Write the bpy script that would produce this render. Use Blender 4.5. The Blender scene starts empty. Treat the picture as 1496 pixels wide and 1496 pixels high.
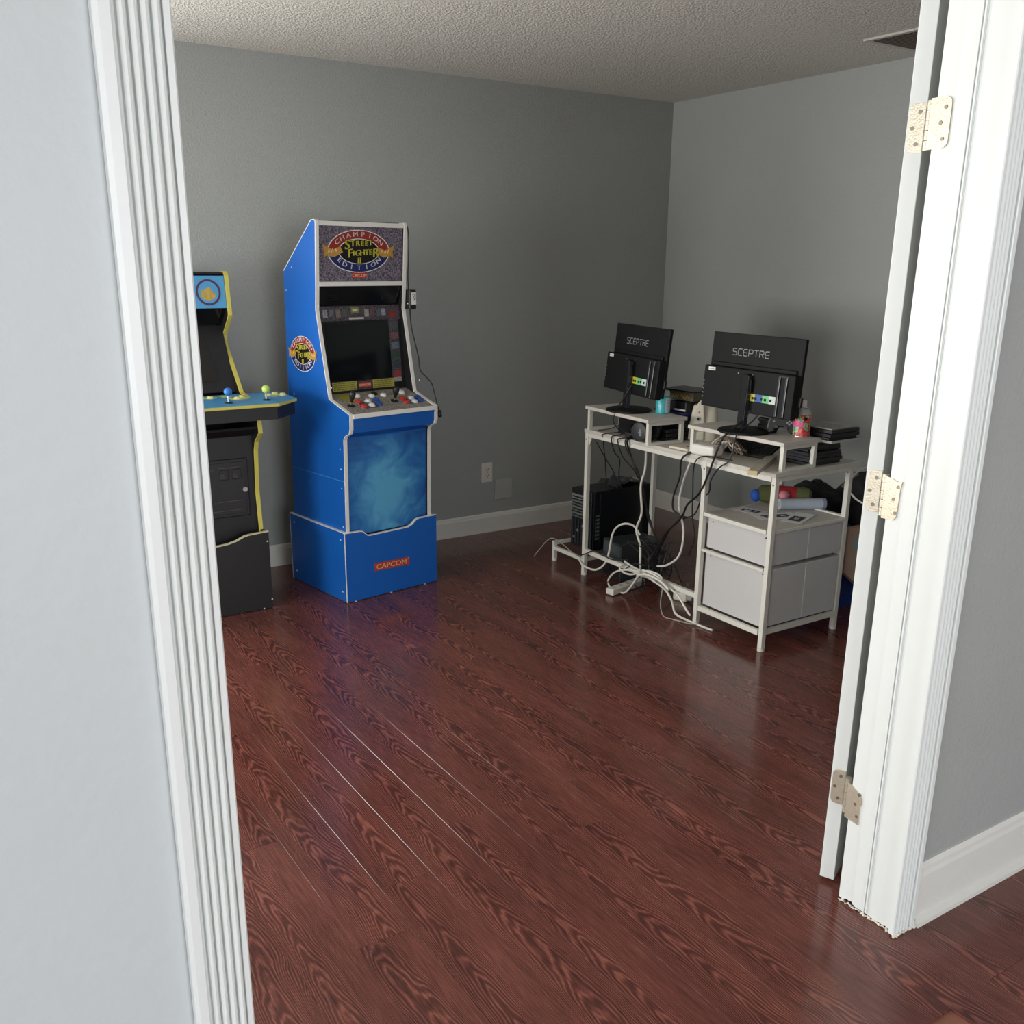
import bpy, bmesh, math, random
from mathutils import Vector, Matrix
random.seed(7)
R = math.radians
sc = bpy.context.scene
C = sc.collection

# ------------------------------------------------------------------ camera
F_PX, YAW, PITCH, ROLL = 1412.66, 0.573624, 0.291354, 0.008732
_f = Vector((math.sin(YAW)*math.cos(PITCH), math.cos(YAW)*math.cos(PITCH), -math.sin(PITCH)))
_r = Vector((math.cos(YAW), -math.sin(YAW), 0))
_u = _r.cross(_f)
_r2 = _r*math.cos(ROLL) + _u*math.sin(ROLL)
_u2 = -_r*math.sin(ROLL) + _u*math.cos(ROLL)
cam_d = bpy.data.cameras.new('camera')
cam = bpy.data.objects.new('camera', cam_d); C.objects.link(cam)
cam.matrix_world = Matrix(((_r2.x, _u2.x, -_f.x, -4.16868), (_r2.y, _u2.y, -_f.y, -4.71693), (_r2.z, _u2.z, -_f.z, 1.52552), (0, 0, 0, 1)))
cam_d.sensor_width = 36; cam_d.sensor_fit = 'HORIZONTAL'
cam_d.lens = F_PX/1496*36
cam_d.shift_x = 2.76/1496; cam_d.shift_y = 60.25/1496
cam_d.clip_start = 0.02
sc.camera = cam

# ------------------------------------------------------------------ world, lights, exposure
w = bpy.data.worlds.new('world'); sc.world = w; w.use_nodes = True
w.node_tree.nodes['Background'].inputs['Color'].default_value = (0.75, 0.85, 1.0, 1)
w.node_tree.nodes['Background'].inputs['Strength'].default_value = 0.6

def area(name, loc, direction, sx, sy, power, color):
    d = bpy.data.lights.new(name, 'AREA'); d.shape = 'RECTANGLE'; d.size = sx; d.size_y = sy
    d.energy = power; d.color = color
    o = bpy.data.objects.new(name, d); C.objects.link(o); o.location = loc
    o.rotation_euler = Vector(direction).to_track_quat('-Z', 'Y').to_euler()
    return o
# daylight just outside three window openings, plus added fill at the back wall
area('daylight_hall_side', (-8.78, -6.2, 1.30), (1, 0.25, 0.0), 3.2, 1.9, 138, (0.93, 0.97, 1.0))
area('daylight_hall_rear', (-3.4, -8.72, 1.35), (0, 1, 0.0), 2.6, 1.9, 125, (0.93, 0.97, 1.0))
area('daylight_room', (-6.82, -1.7, 1.20), (1, 0, 0.9), 1.8, 1.2, 132, (1.0, 0.98, 0.93))
area('added_fill_room_back', (-4.70, 0.22, 1.25), (0.4, -1, 0.8), 1.3, 1.1, 120, (1.0, 0.98, 0.94))  # added fill to lift the ceiling and even out the room

vs = sc.view_settings
vs.view_transform = 'Standard'; vs.look = 'None'; vs.gamma = 1; vs.use_curve_mapping = False
vs.exposure = 0.1
sc.cycles.use_denoising = True
sc.cycles.max_bounces = 8; sc.cycles.diffuse_bounces = 5; sc.cycles.glossy_bounces = 4
sc.cycles.sample_clamp_indirect = 6

# ------------------------------------------------------------------ materials
def lin(c): return c/12.92 if c <= 0.04045 else ((c+0.055)/1.055)**2.4
def rgb(h):
    h = h.lstrip('#'); return tuple(lin(int(h[i:i+2], 16)/255) for i in (0, 2, 4)) + (1,)
def sock(n, name):
    for s in n.inputs:
        if s.name == name: return s
def mat(name, color, rough=0.5, metal=0.0, spec=0.5, noise=0.0, nscale=30, bump=0.0, bscale=200, alpha=1.0, trans=0.0):
    m = bpy.data.materials.new(name); m.use_nodes = True
    nt = m.node_tree; b = nt.nodes['Principled BSDF']
    col = rgb(color) if isinstance(color, str) else color
    b.inputs['Base Color'].default_value = col
    b.inputs['Roughness'].default_value = rough; b.inputs['Metallic'].default_value = metal
    b.inputs['Specular IOR Level'].default_value = spec
    if trans: b.inputs['Transmission Weight'].default_value = trans
    tc = nt.nodes.new('ShaderNodeTexCoord')
    if noise:
        n = nt.nodes.new('ShaderNodeTexNoise'); n.inputs['Scale'].default_value = nscale; n.inputs['Detail'].default_value = 3
        nt.links.new(tc.outputs['Object'], n.inputs['Vector'])
        mx = nt.nodes.new('ShaderNodeMix'); mx.data_type = 'RGBA'
        mx.inputs[6].default_value = tuple(max(0, c*(1-noise)) for c in col[:3]) + (1,)
        mx.inputs[7].default_value = tuple(min(1, c*(1+noise)) for c in col[:3]) + (1,)
        nt.links.new(n.outputs['Fac'], mx.inputs[0]); nt.links.new(mx.outputs[2], b.inputs['Base Color'])
    if bump:
        n = nt.nodes.new('ShaderNodeTexNoise'); n.inputs['Scale'].default_value = bscale; n.inputs['Detail'].default_value = 4
        nt.links.new(tc.outputs['Object'], n.inputs['Vector'])
        bp = nt.nodes.new('ShaderNodeBump'); bp.inputs['Strength'].default_value = bump; bp.inputs['Distance'].default_value = 0.01
        nt.links.new(n.outputs['Fac'], bp.inputs['Height']); nt.links.new(bp.outputs['Normal'], b.inputs['Normal'])
    return m

GREY_WALL = '#9da09e'
m_wall = mat('grey_wall_paint', GREY_WALL, 0.6, noise=0.03, nscale=6, bump=0.25, bscale=120)
m_hall_wall = mat('white_hall_paint', '#bfc5c6', 0.5, noise=0.02, nscale=5, bump=0.10, bscale=55)
m_ceiling = mat('textured_ceiling', '#d3d0c9', 0.9, noise=0.05, nscale=60, bump=1.0, bscale=110)
m_trim = mat('white_trim_paint', '#dde1df', 0.35, noise=0.015, nscale=12, bump=0.02, bscale=60)
m_base = mat('baseboard_paint', '#d9d8d2', 0.4, noise=0.03, nscale=15, bump=0.1, bscale=60)
m_caulk = mat('cream_caulk', '#e6e3d6', 0.7, noise=0.12, nscale=90, bump=0.6, bscale=200)
m_nickel = mat('worn_nickel', '#cfc6b2', 0.38, 0.75, noise=0.12, nscale=90, bump=0.1, bscale=250)
m_screw = mat('screw_steel', '#8a8175', 0.4, 0.8)
m_dark = mat('dark_recess', '#141312', 0.7)

def wood_floor():
    m = bpy.data.materials.new('cherry_laminate'); m.use_nodes = True
    nt = m.node_tree; N = nt.nodes; L = nt.links; b = N['Principled BSDF']
    tc = N.new('ShaderNodeTexCoord'); oi = N.new('ShaderNodeObjectInfo')
    def math_(op, a=None, c=None, v2=None):
        n = N.new('ShaderNodeMath'); n.operation = op
        for i, x in enumerate((a, c, v2)):
            if x is None: continue
            if isinstance(x, (int, float)): n.inputs[i].default_value = x
            else: L.new(x, n.inputs[i])
        return n.outputs[0]
    sep = N.new('ShaderNodeSeparateXYZ'); L.new(tc.outputs['Object'], sep.inputs[0])
    x, y = sep.outputs[0], sep.outputs[1]
    rnd = oi.outputs['Random']
    off = math_('MULTIPLY', rnd, 53.0)
    # slow wander of the heart line and of the rings, different on each plank
    cmb = N.new('ShaderNodeCombineXYZ'); L.new(math_('MULTIPLY', x, 5.0), cmb.inputs[0]); L.new(math_('MULTIPLY', y, 1.7), cmb.inputs[1]); L.new(off, cmb.inputs[2])
    n1 = N.new('ShaderNodeTexNoise'); n1.inputs['Scale'].default_value = 1.0; n1.inputs['Detail'].default_value = 2; L.new(cmb.outputs[0], n1.inputs['Vector'])
    wander = math_('SUBTRACT', n1.outputs['Fac'], 0.5)
    # one heart line per plank, off centre by a random amount
    hx = math_('MULTIPLY', math_('SUBTRACT', math_('FRACT', math_('MULTIPLY', rnd, 17.3)), 0.5), 0.11)
    xs = math_('ADD', math_('SUBTRACT', x, hx), math_('MULTIPLY', wander, 0.11))
    fan = math_('MULTIPLY', math_('MULTIPLY', xs, xs), 230.0)
    cmb2 = N.new('ShaderNodeCombineXYZ'); L.new(math_('MULTIPLY', x, 22.0), cmb2.inputs[0]); L.new(math_('MULTIPLY', y, 5.0), cmb2.inputs[1]); L.new(off, cmb2.inputs[2])
    n2 = N.new('ShaderNodeTexNoise'); n2.inputs['Scale'].default_value = 1.0; n2.inputs['Detail'].default_value = 4; L.new(cmb2.outputs[0], n2.inputs['Vector'])
    f = math_('ADD', math_('ADD', y, fan), math_('MULTIPLY', n2.outputs['Fac'], 0.42))
    f = math_('ADD', f, math_('MULTIPLY', off, 0.9))
    ring = math_('SINE', math_('MULTIPLY', f, 6.2832/0.088))
    ring = math_('MULTIPLY_ADD', ring, 0.5, 0.5)
    ring = math_('POWER', ring, 1.4)
    # fine pores
    cmb3 = N.new('ShaderNodeCombineXYZ'); L.new(math_('MULTIPLY', x, 420.0), cmb3.inputs[0]); L.new(math_('MULTIPLY', y, 14.0), cmb3.inputs[1]); L.new(off, cmb3.inputs[2])
    n3 = N.new('ShaderNodeTexNoise'); n3.inputs['Scale'].default_value = 1.0; n3.inputs['Detail'].default_value = 3; L.new(cmb3.outputs[0], n3.inputs['Vector'])
    pores = n3.outputs['Fac']
    t = math_('ADD', math_('MULTIPLY', ring, 0.48), math_('MULTIPLY', math_('SUBTRACT', pores, 0.30), 0.95))
    cmb4 = N.new('ShaderNodeCombineXYZ'); L.new(math_('MULTIPLY', x, 9.0), cmb4.inputs[0]); L.new(math_('MULTIPLY', y, 2.0), cmb4.inputs[1]); L.new(math_('ADD', off, 11.0), cmb4.inputs[2])
    n4 = N.new('ShaderNodeTexNoise'); n4.inputs['Scale'].default_value = 1.0; L.new(cmb4.outputs[0], n4.inputs['Vector'])
    t = math_('ADD', t, math_('MULTIPLY', math_('SUBTRACT', n4.outputs['Fac'], 0.5), 0.5))
    ramp = N.new('ShaderNodeValToRGB'); L.new(t, ramp.inputs[0])
    e = ramp.color_ramp.elements
    e[0].position = 0.05; e[0].color = rgb('#432522'); e[1].position = 0.95; e[1].color = rgb('#9b6053')
    k = e.new(0.5); k.color = rgb('#6a3d35')
    L.new(ramp.outputs[0], b.inputs['Base Color'])
    b.inputs['Roughness'].default_value = 0.17
    b.inputs['Specular IOR Level'].default_value = 0.45
    bp = N.new('ShaderNodeBump'); bp.inputs['Strength'].default_value = 0.05; bp.inputs['Distance'].default_value = 0.002
    L.new(pores, bp.inputs['Height']); L.new(bp.outputs['Normal'], b.inputs['Normal'])
    return m
m_floor = wood_floor()
m_sub = mat('floor_gap', '#8a5a48', 0.5)

# ------------------------------------------------------------------ mesh helpers
class B:
    def __init__(s): s.v = []; s.f = []
    def add(s, v, f, M=None):
        o = len(s.v)
        s.v += [tuple(M @ Vector(p)) if M else tuple(p) for p in v]
        s.f += [tuple(i+o for i in q) for q in f]; return s
    def box(s, x0, x1, y0, y1, z0, z1, M=None):
        v = [(x0,y0,z0),(x1,y0,z0),(x1,y1,z0),(x0,y1,z0),(x0,y0,z1),(x1,y0,z1),(x1,y1,z1),(x0,y1,z1)]
        return s.add(v, [(0,3,2,1),(4,5,6,7),(0,1,5,4),(1,2,6,5),(2,3,7,6),(3,0,4,7)], M)
    def lathe(s, prof, n=20, M=None):
        v = []; f = []
        for r, z in prof:
            for k in range(n):
                a = 2*math.pi*k/n; v.append((r*math.cos(a), r*math.sin(a), z))
        for j in range(len(prof)-1):
            for k in range(n):
                k2 = (k+1) % n; f.append((j*n+k, j*n+k2, (j+1)*n+k2, (j+1)*n+k))
        f.append(tuple(range(n-1, -1, -1))); f.append(tuple((len(prof)-1)*n+k for k in range(n)))
        return s.add(v, f, M)
    def cyl(s, p0, p1, r, r1=None, n=14):
        p0 = Vector(p0); p1 = Vector(p1); d = p1-p0
        M = Matrix.Translation(p0) @ d.to_track_quat('Z', 'Y').to_matrix().to_4x4()
        return s.lathe([(r, 0), (r if r1 is None else r1, d.length)], n, M)
    def ball(s, c, r, n=14, m=8, sz=1.0):
        prof = [(max(1e-4, r*math.sin(math.pi*j/m)), -r*sz*math.cos(math.pi*j/m)) for j in range(m+1)]
        return s.lathe(prof, n, Matrix.Translation(c))
    def prism(s, poly, t0, t1, M=None):          # polygon in XY, extruded along Z
        n = len(poly)
        v = [(p[0], p[1], t0) for p in poly] + [(p[0], p[1], t1) for p in poly]
        f = [tuple(range(n-1, -1, -1)), tuple(range(n, 2*n))] + [(i, (i+1) % n, n+(i+1) % n, n+i) for i in range(n)]
        return s.add(v, f, M)
    def ribbon(s, line, wdt, t0, t1, closed=False, M=None):   # flat stroke of width wdt along a 2D line
        pts = [Vector((p[0], p[1])) for p in line]; n = len(pts); a = []; b_ = []
        for i, p in enumerate(pts):
            q0 = pts[i-1] if (i > 0 or closed) else None
            q1 = pts[(i+1) % n] if (i < n-1 or closed) else None
            d0 = (p-q0).normalized() if q0 is not None and (p-q0).length > 1e-9 else None
            d1 = (q1-p).normalized() if q1 is not None and (q1-p).length > 1e-9 else None
            d0 = d0 or d1; d1 = d1 or d0
            t = (d0+d1)
            t = t.normalized() if t.length > 1e-6 else d0
            nrm = Vector((-t.y, t.x)); k = 1/max(0.45, nrm.dot(Vector((-d0.y, d0.x))))
            a.append(p+nrm*wdt/2*k); b_.append(p-nrm*wdt/2*k)
        m = n if closed else n-1
        v = []
        for z in (t0, t1):
            v += [(p.x, p.y, z) for p in a] + [(p.x, p.y, z) for p in b_]
        f = []
        for i in range(m):
            j = (i+1) % n
            f += [(i, j, n+j, n+i), (2*n+i, 3*n+i, 3*n+j, 2*n+j), (i, 2*n+i, 2*n+j, j), (n+i, n+j, 3*n+j, 3*n+i)]
        if not closed:
            f += [(0, n, 3*n, 2*n), (n-1, 3*n-1, 4*n-1, 2*n-1)]
        return s.add(v, f, M)
    def tube(s, pts, r, n=6, smooth=6, closed=False):
        P = [Vector(p) for p in pts]
        if smooth > 1 and len(P) > 2:
            Q = []
            m = len(P); rng = m if closed else m-1
            for i in range(rng):
                p1, p2 = P[i], P[(i+1) % m]
                p0 = P[i-1] if (i > 0 or closed) else p1*2-p2
                p3 = P[(i+2) % m] if (i+2 < m or closed) else p2*2-p1
                for k in range(smooth):
                    t = k/smooth
                    Q.append(0.5*((2*p1)+(p2-p0)*t+(2*p0-5*p1+4*p2-p3)*t*t+(-p0+3*p1-3*p2+p3)*t**3))
            if not closed: Q.append(P[-1])
            P = Q
        v = []; f = []; m = len(P); up = None
        for i, p in enumerate(P):
            a = P[i-1] if (i > 0 or closed) else p
            c = P[(i+1) % m] if (i < m-1 or closed) else p
            d = (c-a).normalized()
            if up is None:
                up = Vector((0, 0, 1)) if abs(d.z) < 0.9 else Vector((1, 0, 0))
            sx = d.cross(up)
            if sx.length < 1e-4: sx = d.orthogonal()
            sx.normalize(); up = sx.cross(d).normalized()
            for k in range(n):
                ang = 2*math.pi*k/n; v.append(p+sx*r*math.cos(ang)+up*r*math.sin(ang))
        for i in range(m if closed else m-1):
            i2 = (i+1) % m
            for k in range(n):
                k2 = (k+1) % n; f.append((i*n+k, i*n+k2, i2*n+k2, i2*n+k))
        if not closed: f += [tuple(range(n-1, -1, -1)), tuple((m-1)*n+k for k in range(n))]
        return s.add(v, f)
    def mesh(s, me, M):
        return s.add([v.co.copy() for v in me.vertices], [tuple(p.vertices) for p in me.polygons], M)
    def build(s, name, material, parent=None, world=None, M=None, bevel=0.0, smooth=False, seg=2):
        if world is not None:
            iv = world.matrix_basis.inverted(); s.v = [tuple(iv @ Vector(p)) for p in s.v]
        me = bpy.data.meshes.new(name); me.from_pydata(s.v, [], s.f)
        bm = bmesh.new(); bm.from_mesh(me); bmesh.ops.recalc_face_normals(bm, faces=bm.faces); bm.to_mesh(me); bm.free()
        me.materials.append(material)
        if smooth:
            for p in me.polygons: p.use_smooth = True
            me.set_sharp_from_angle(angle=R(38))
        o = bpy.data.objects.new(name, me); C.objects.link(o)
        if parent: o.parent = parent
        if M is not None: o.matrix_basis = M
        if bevel:
            md = o.modifiers.new('bevel', 'BEVEL'); md.width = bevel; md.segments = seg; md.limit_method = 'ANGLE'; md.angle_limit = R(40)
        return o

def thing(name, label, cat, loc=(0, 0, 0), rotz=0.0, group=None):
    o = bpy.data.objects.new(name, None); C.objects.link(o)
    o.empty_display_size = 0.1
    o.location = loc; o.rotation_euler = (0, 0, rotz)
    o.matrix_basis = Matrix.Translation(loc) @ Matrix.Rotation(rotz, 4, 'Z')
    o['label'] = label; o['category'] = cat
    if group: o['group'] = group
    return o
def tag(o, label, cat, group=None):
    o['label'] = label; o['category'] = cat
    if group: o['group'] = group
    return o
def struct(o): o['kind'] = 'structure'; return o
def plane_M(origin, xdir, ydir):
    x = Vector(xdir).normalized(); y = Vector(ydir); y = (y-x*y.dot(x)).normalized(); z = x.cross(y)
    o = Vector(origin)
    return Matrix(((x.x, y.x, z.x, o.x), (x.y, y.y, z.y, o.y), (x.z, y.z, z.z, o.z), (0, 0, 0, 1)))
def ell(cx, cy, rx, ry, n=40, a0=0, a1=360):
    return [(cx+rx*math.cos(R(a0+(a1-a0)*i/n)), cy+ry*math.sin(R(a0+(a1-a0)*i/n))) for i in range(n if a1-a0 == 360 else n+1)]

_tcache = {}
def text_mesh(s):
    if s not in _tcache:
        cu = bpy.data.curves.new('t', 'FONT'); cu.body = s; cu.size = 1.0; cu.align_x = 'CENTER'; cu.resolution_u = 3
        ob = bpy.data.objects.new('t', cu); C.objects.link(ob)
        dg = bpy.context.evaluated_depsgraph_get()
        _tcache[s] = bpy.data.meshes.new_from_object(ob.evaluated_get(dg))
        bpy.data.objects.remove(ob)
    return _tcache[s]
def put_text(b, s, x, y, size, rot=0.0, sx=1.0, shear=0.0, z=0.0, bold=0.0):
    me = text_mesh(s)
    S = Matrix(((size*sx, size*shear, 0, 0), (0, size, 0, 0), (0, 0, 1, 0), (0, 0, 0, 1)))
    for dx in ((0,) if not bold else (-bold, 0, bold)):
        b.mesh(me, Matrix.Translation((x, y, z)) @ Matrix.Rotation(rot, 4, 'Z') @ Matrix.Translation((dx, 0, 0)) @ S)
def arc_text(b, s, cx, cy, rx, ry, a0, a1, size, z=0.0, inward=False, sx=1.0, bold=0.0):
    n = len(s)
    for i, ch in enumerate(s):
        a = R(a0+(a1-a0)*i/(n-1))
        x, y = cx+rx*math.cos(a), cy+ry*math.sin(a)
        tx, ty = -rx*math.sin(a), ry*math.cos(a)
        rot = math.atan2(ty, tx) + (0 if inward else math.pi)
        put_text(b, ch, x, y, size, rot, sx, 0, z, bold)

# ================================================================== SETTING
H = 2.44
YD0, YD1 = -3.573, -3.419          # hall face and room face of the doorway wall
XL, XR = -3.860, -2.337            # clear opening of the double doorway

fl = struct(B().box(-8.6, 0.6, -8.5, 0.1, -0.05, -0.006).build('floor', m_sub))
PW, PLN = 0.1432, 1.205
joint = {}                          # known end joints, by strip number
def strip_no(x): return math.floor((x+2.293)/PW)
for x, y in ((-2.79, -2.606), (-2.94, -2.605), (-2.36, -2.820), (-2.22, -2.587), (-2.50, -2.593), (-3.15, -2.422), (-2.03, -2.101)):
    joint[strip_no(x)] = y
def plank_mesh(wd, ln):
    c = 0.0005; a = wd/2-0.0002; l = ln/2-0.0002
    v = [(-a,-l,-.006),(a,-l,-.006),(a,l,-.006),(-a,l,-.006),(-a,-l,-c),(a,-l,-c),(a,l,-c),(-a,l,-c),(-a+c,-l+c,0),(a-c,-l+c,0),(a-c,l-c,0),(-a+c,l-c,0)]
    f = [(0,1,5,4),(1,2,6,5),(2,3,7,6),(3,0,4,7),(4,5,9,8),(5,6,10,9),(6,7,11,10),(7,4,8,11),(8,9,10,11)]
    me = bpy.data.meshes.new('plank'); me.from_pydata(v, [], f); me.materials.append(m_floor); return me
pm = plank_mesh(PW, PLN)
for k in range(-31, 17):
    xc = -2.293+PW*(k+0.5)
    if xc+PW/2 > 0.02: continue
    y0 = joint.get(k, -2.6-random.random()*PLN)
    j = math.ceil((-5.0-y0)/PLN)
    while True:
        a = y0+j*PLN
        if a > -0.02: break
        o = bpy.data.objects.new('plank', pm); C.objects.link(o); o.parent = fl; o.location = (xc, a+PLN/2, 0)
        if a+PLN > 0.02:            # cut piece at the far wall
            ln = 0.02-a; o.data = plank_mesh(PW, ln); o.location = (xc, a+ln/2, 0)
        j += 1

struct(B().box(-6.7, 0.1, YD1, 0.1, H, H+0.1).build('ceiling', m_ceiling))
struct(B().box(-8.7, 0.7, -8.6, YD1-0.002, H, H+0.1).build('ceiling_hall', m_ceiling))
b = B()
for (x0, x1, z0, z1) in ((-6.7, -5.4, 0, H), (-4.0, 0.12, 0, H), (-5.4, -4.0, 0, 0.65), (-5.4, -4.0, 1.9, H)):
    b.box(x0, x1, 0, 0.12, z0, z1)
struct(b.build('wall_back', m_wall))
wf = B()
for (x0, x1, z0, z1) in ((-5.4, -5.365, 0.65, 1.9), (-4.035, -4.0, 0.65, 1.9), (-5.365, -4.035, 0.65, 0.69), (-5.365, -4.035, 1.86, 1.9), (-5.365, -4.035, 1.25, 1.29)):
    wf.box(x0, x1, 0.03, 0.09, z0, z1)
struct(wf.build('added_window', m_trim))  # frame of the added, unseen window that lets in the fill light
struct(B().box(0, 0.12, YD1, 0, 0, H).build('wall_right', m_wall))
# room wall on the left with a window opening (out of frame)
b = B()
for (y0, y1, z0, z1) in ((YD1, -2.6, 0, H), (-0.8, 0, 0, H), (-2.6, -0.8, 0, 0.60), (-2.6, -0.8, 2.05, H)):
    b.box(-6.7, -6.6, y0, y1, z0, z1)
struct(b.build('wall_left', m_wall))
wf = B()
for (y0, y1, z0, z1) in ((-2.6, -2.56, 0.60, 2.05), (-0.84, -0.8, 0.60, 2.05), (-2.6, -0.8, 0.60, 0.64), (-2.6, -0.8, 2.01, 2.05), (-2.6, -0.8, 1.30, 1.34)):
    wf.box(-6.68, -6.62, y0, y1, z0, z1)
struct(wf.build('window_1', m_trim))
# doorway wall: white to the left of the opening, grey to the right, and above
struct(B().box(-8.6, XL-0.02, YD0+0.002, YD1-0.002, 0, H).build('wall_front_left', m_hall_wall))
struct(B().box(XR+0.02, 0.12, YD0+0.002, YD1-0.002, 0, H).build('wall_front_right', m_wall))
struct(B().box(XL-0.02, XR+0.02, YD0+0.002, YD1-0.002, 2.10, H).build('wall_front_header', m_hall_wall))
# hall shell behind the camera
b = B()
for (y0, y1, z0, z1) in ((-8.6, -7.8, 0, H), (-4.6, YD0, 0, H), (-7.8, -4.6, 0, 0.3), (-7.8, -4.6, 2.28, H)):
    b.box(-8.7, -8.6, y0, y1, z0, z1)
struct(b.build('wall_hall_left', m_hall_wall))
b = B()
for (x0, x1, z0, z1) in ((-8.6, -4.7, 0, H), (-2.1, 0.6, 0, H), (-4.7, -2.1, 0, 0.35), (-4.7, -2.1, 2.3, H)):
    b.box(x0, x1, -8.6, -8.5, z0, z1)
struct(b.build('wall_hall_back', m_hall_wall))
struct(B().box(0.6, 0.7, -8.6, YD0, 0, H).build('wall_hall_right', m_hall_wall))

# baseboards: profile (depth, height)
def baseboard(name, p0, p1, nrm, hgt=0.113, material=m_base, shoe=0.0):
    p0 = Vector(p0); p1 = Vector(p1); d = (p1-p0).normalized(); n = Vector(nrm)
    prof = [(0, 0), (0.014+shoe, 0), (0.014+shoe, 0.012), (0.013, 0.022), (0.013, hgt*0.80), (0.010, hgt*0.86), (0.009, hgt*0.93), (0.004, hgt), (0, hgt)]
    v = []; k = len(prof)
    for p in (p0, p1): v += [p+n*a+Vector((0, 0, z)) for a, z in prof]
    f = [tuple(range(k)), tuple(range(2*k-1, k-1, -1))] + [(i, (i+1) % k, k+(i+1) % k, k+i) for i in range(k)]
    return struct(B().add(v, f).build(name, material))
baseboard('baseboard_back', (-6.6, 0, 0), (0, 0, 0), (0, -1, 0))
baseboard('baseboard_right', (0, YD1, 0), (0, -0.014, 0), (-1, 0, 0))
baseboard('baseboard_hall', (-2.268, YD0+0.002, 0), (0.6, YD0+0.002, 0), (0, -1, 0), 0.165, m_base, 0.012)

# fluted casings: profile e = distance from the opening, d = projection
def casing_profile():
    p = [(0.0, 0.0), (0.0, 0.011), (0.002, 0.013), (0.009, 0.013)]
    pitch = 0.0116
    for k in range(4):
        c = 0.0155+k*pitch
        p.append((c-pitch/2, 0.0062))
        for a in (150, 120, 90, 60, 30):
            p.append((c+0.0052*math.cos(R(a)), 0.0085+0.0078*math.sin(R(a))))
    e = 0.0155+3.5*pitch
    p += [(e, 0.0065), (e+0.003, 0.0055), (e+0.0038, 0.0155), (e+0.006, 0.017), (0.0735, 0.017), (0.0788, 0.0125), (0.079, 0.0)]
    return p
def casing(name, xin, sgn, z0, z1):
    pr = casing_profile(); k = len(pr); v = []
    for z in (z0, z1): v += [(xin+sgn*e, YD0-d, z) for e, d in pr]
    f = [tuple(range(k)), tuple(range(2*k-1, k-1, -1))] + [(i, (i+1) % k, k+(i+1) % k, k+i) for i in range(k)]
    return struct(B().add(v, f).build(name, m_trim))
casing('trim_1', XL, -1, 0, 2.17)
c2 = casing('trim_2', XR-0.012, 1, 0.006, 2.17)
pr = casing_profile(); k = len(pr); v = []
for x in (XL-0.0789, XR+0.0669): v += [(x, YD0-d-0.0005, 2.09+e) for e, d in pr]
struct(B().add(v, [tuple(range(k)), tuple(range(2*k-1, k-1, -1))] + [(i, (i+1) % k, k+(i+1) % k, k+i) for i in range(k)]).build('trim_3', m_trim))
# jambs with stop strips; the right one has a chipped, ragged foot
struct(B().box(XL-0.02, XL, YD0, YD1, 0, 2.08).build('trim_4', m_trim))
jr = []
n = 26
for i in range(n+1):
    jr.append((YD0+(YD1-YD0)*i/n, 0.005+0.004*random.random()+(0.006 if 18 < i < 24 else 0)))
poly = jr+[(YD1, 2.08), (YD0, 2.08)]
Mj = Matrix(((0, 0, 1, XR), (1, 0, 0, 0), (0, 1, 0, 0), (0, 0, 0, 1)))
jamb = struct(B().prism(poly, 0, 0.02, Mj).build('trim_5', m_trim))
st = B()
for (ya, yb, d) in ((-3.461, -3.492, 0.0035), (-3.4925, -3.4965, 0.0055), (-3.499, -3.503, 0.0045), (-3.503, -3.5045, 0.0020)):
    st.box(XR-d, XR, yb, ya, 0.012, 2.08)
st.build('stop_strip', m_trim, jamb, bevel=0.0012)
cr = B()
for i in range(60):
    z = 0.02+i*0.033+random.uniform(-.008, .008)
    cr.box(XR-0.0006, XR+0.001, -3.4612, -3.4602, z, z+random.uniform(.012, .03))
cr.build('paint_crack', mat('crack_line', '#77736a', 0.8), jamb)
struct(B().box(XL, XR, YD0, YD1, 2.08, 2.10).build('trim_6', m_trim))
# crumbling caulk and filler at the foot of the jamb
cb = B()
for i in range(60):
    t = i/59; y = YD0-0.012+(YD1-YD0+0.01)*t
    cb.ball((XR-0.001+random.uniform(-.002, .002), y, random.uniform(.001, .006)), random.uniform(.0015, .0042), 7, 5, random.uniform(.5, 1.3))
for i in range(46):
    cb.ball((XR-0.012+0.08*i/45+random.uniform(-.002, .002), YD0-0.014+random.uniform(-.003, .004), random.uniform(.001, .007)), random.uniform(.0018, .0050), 7, 5, random.uniform(.5, 1.3))
cb.build('filler', m_caulk, jamb)['kind'] = 'stuff'

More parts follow.
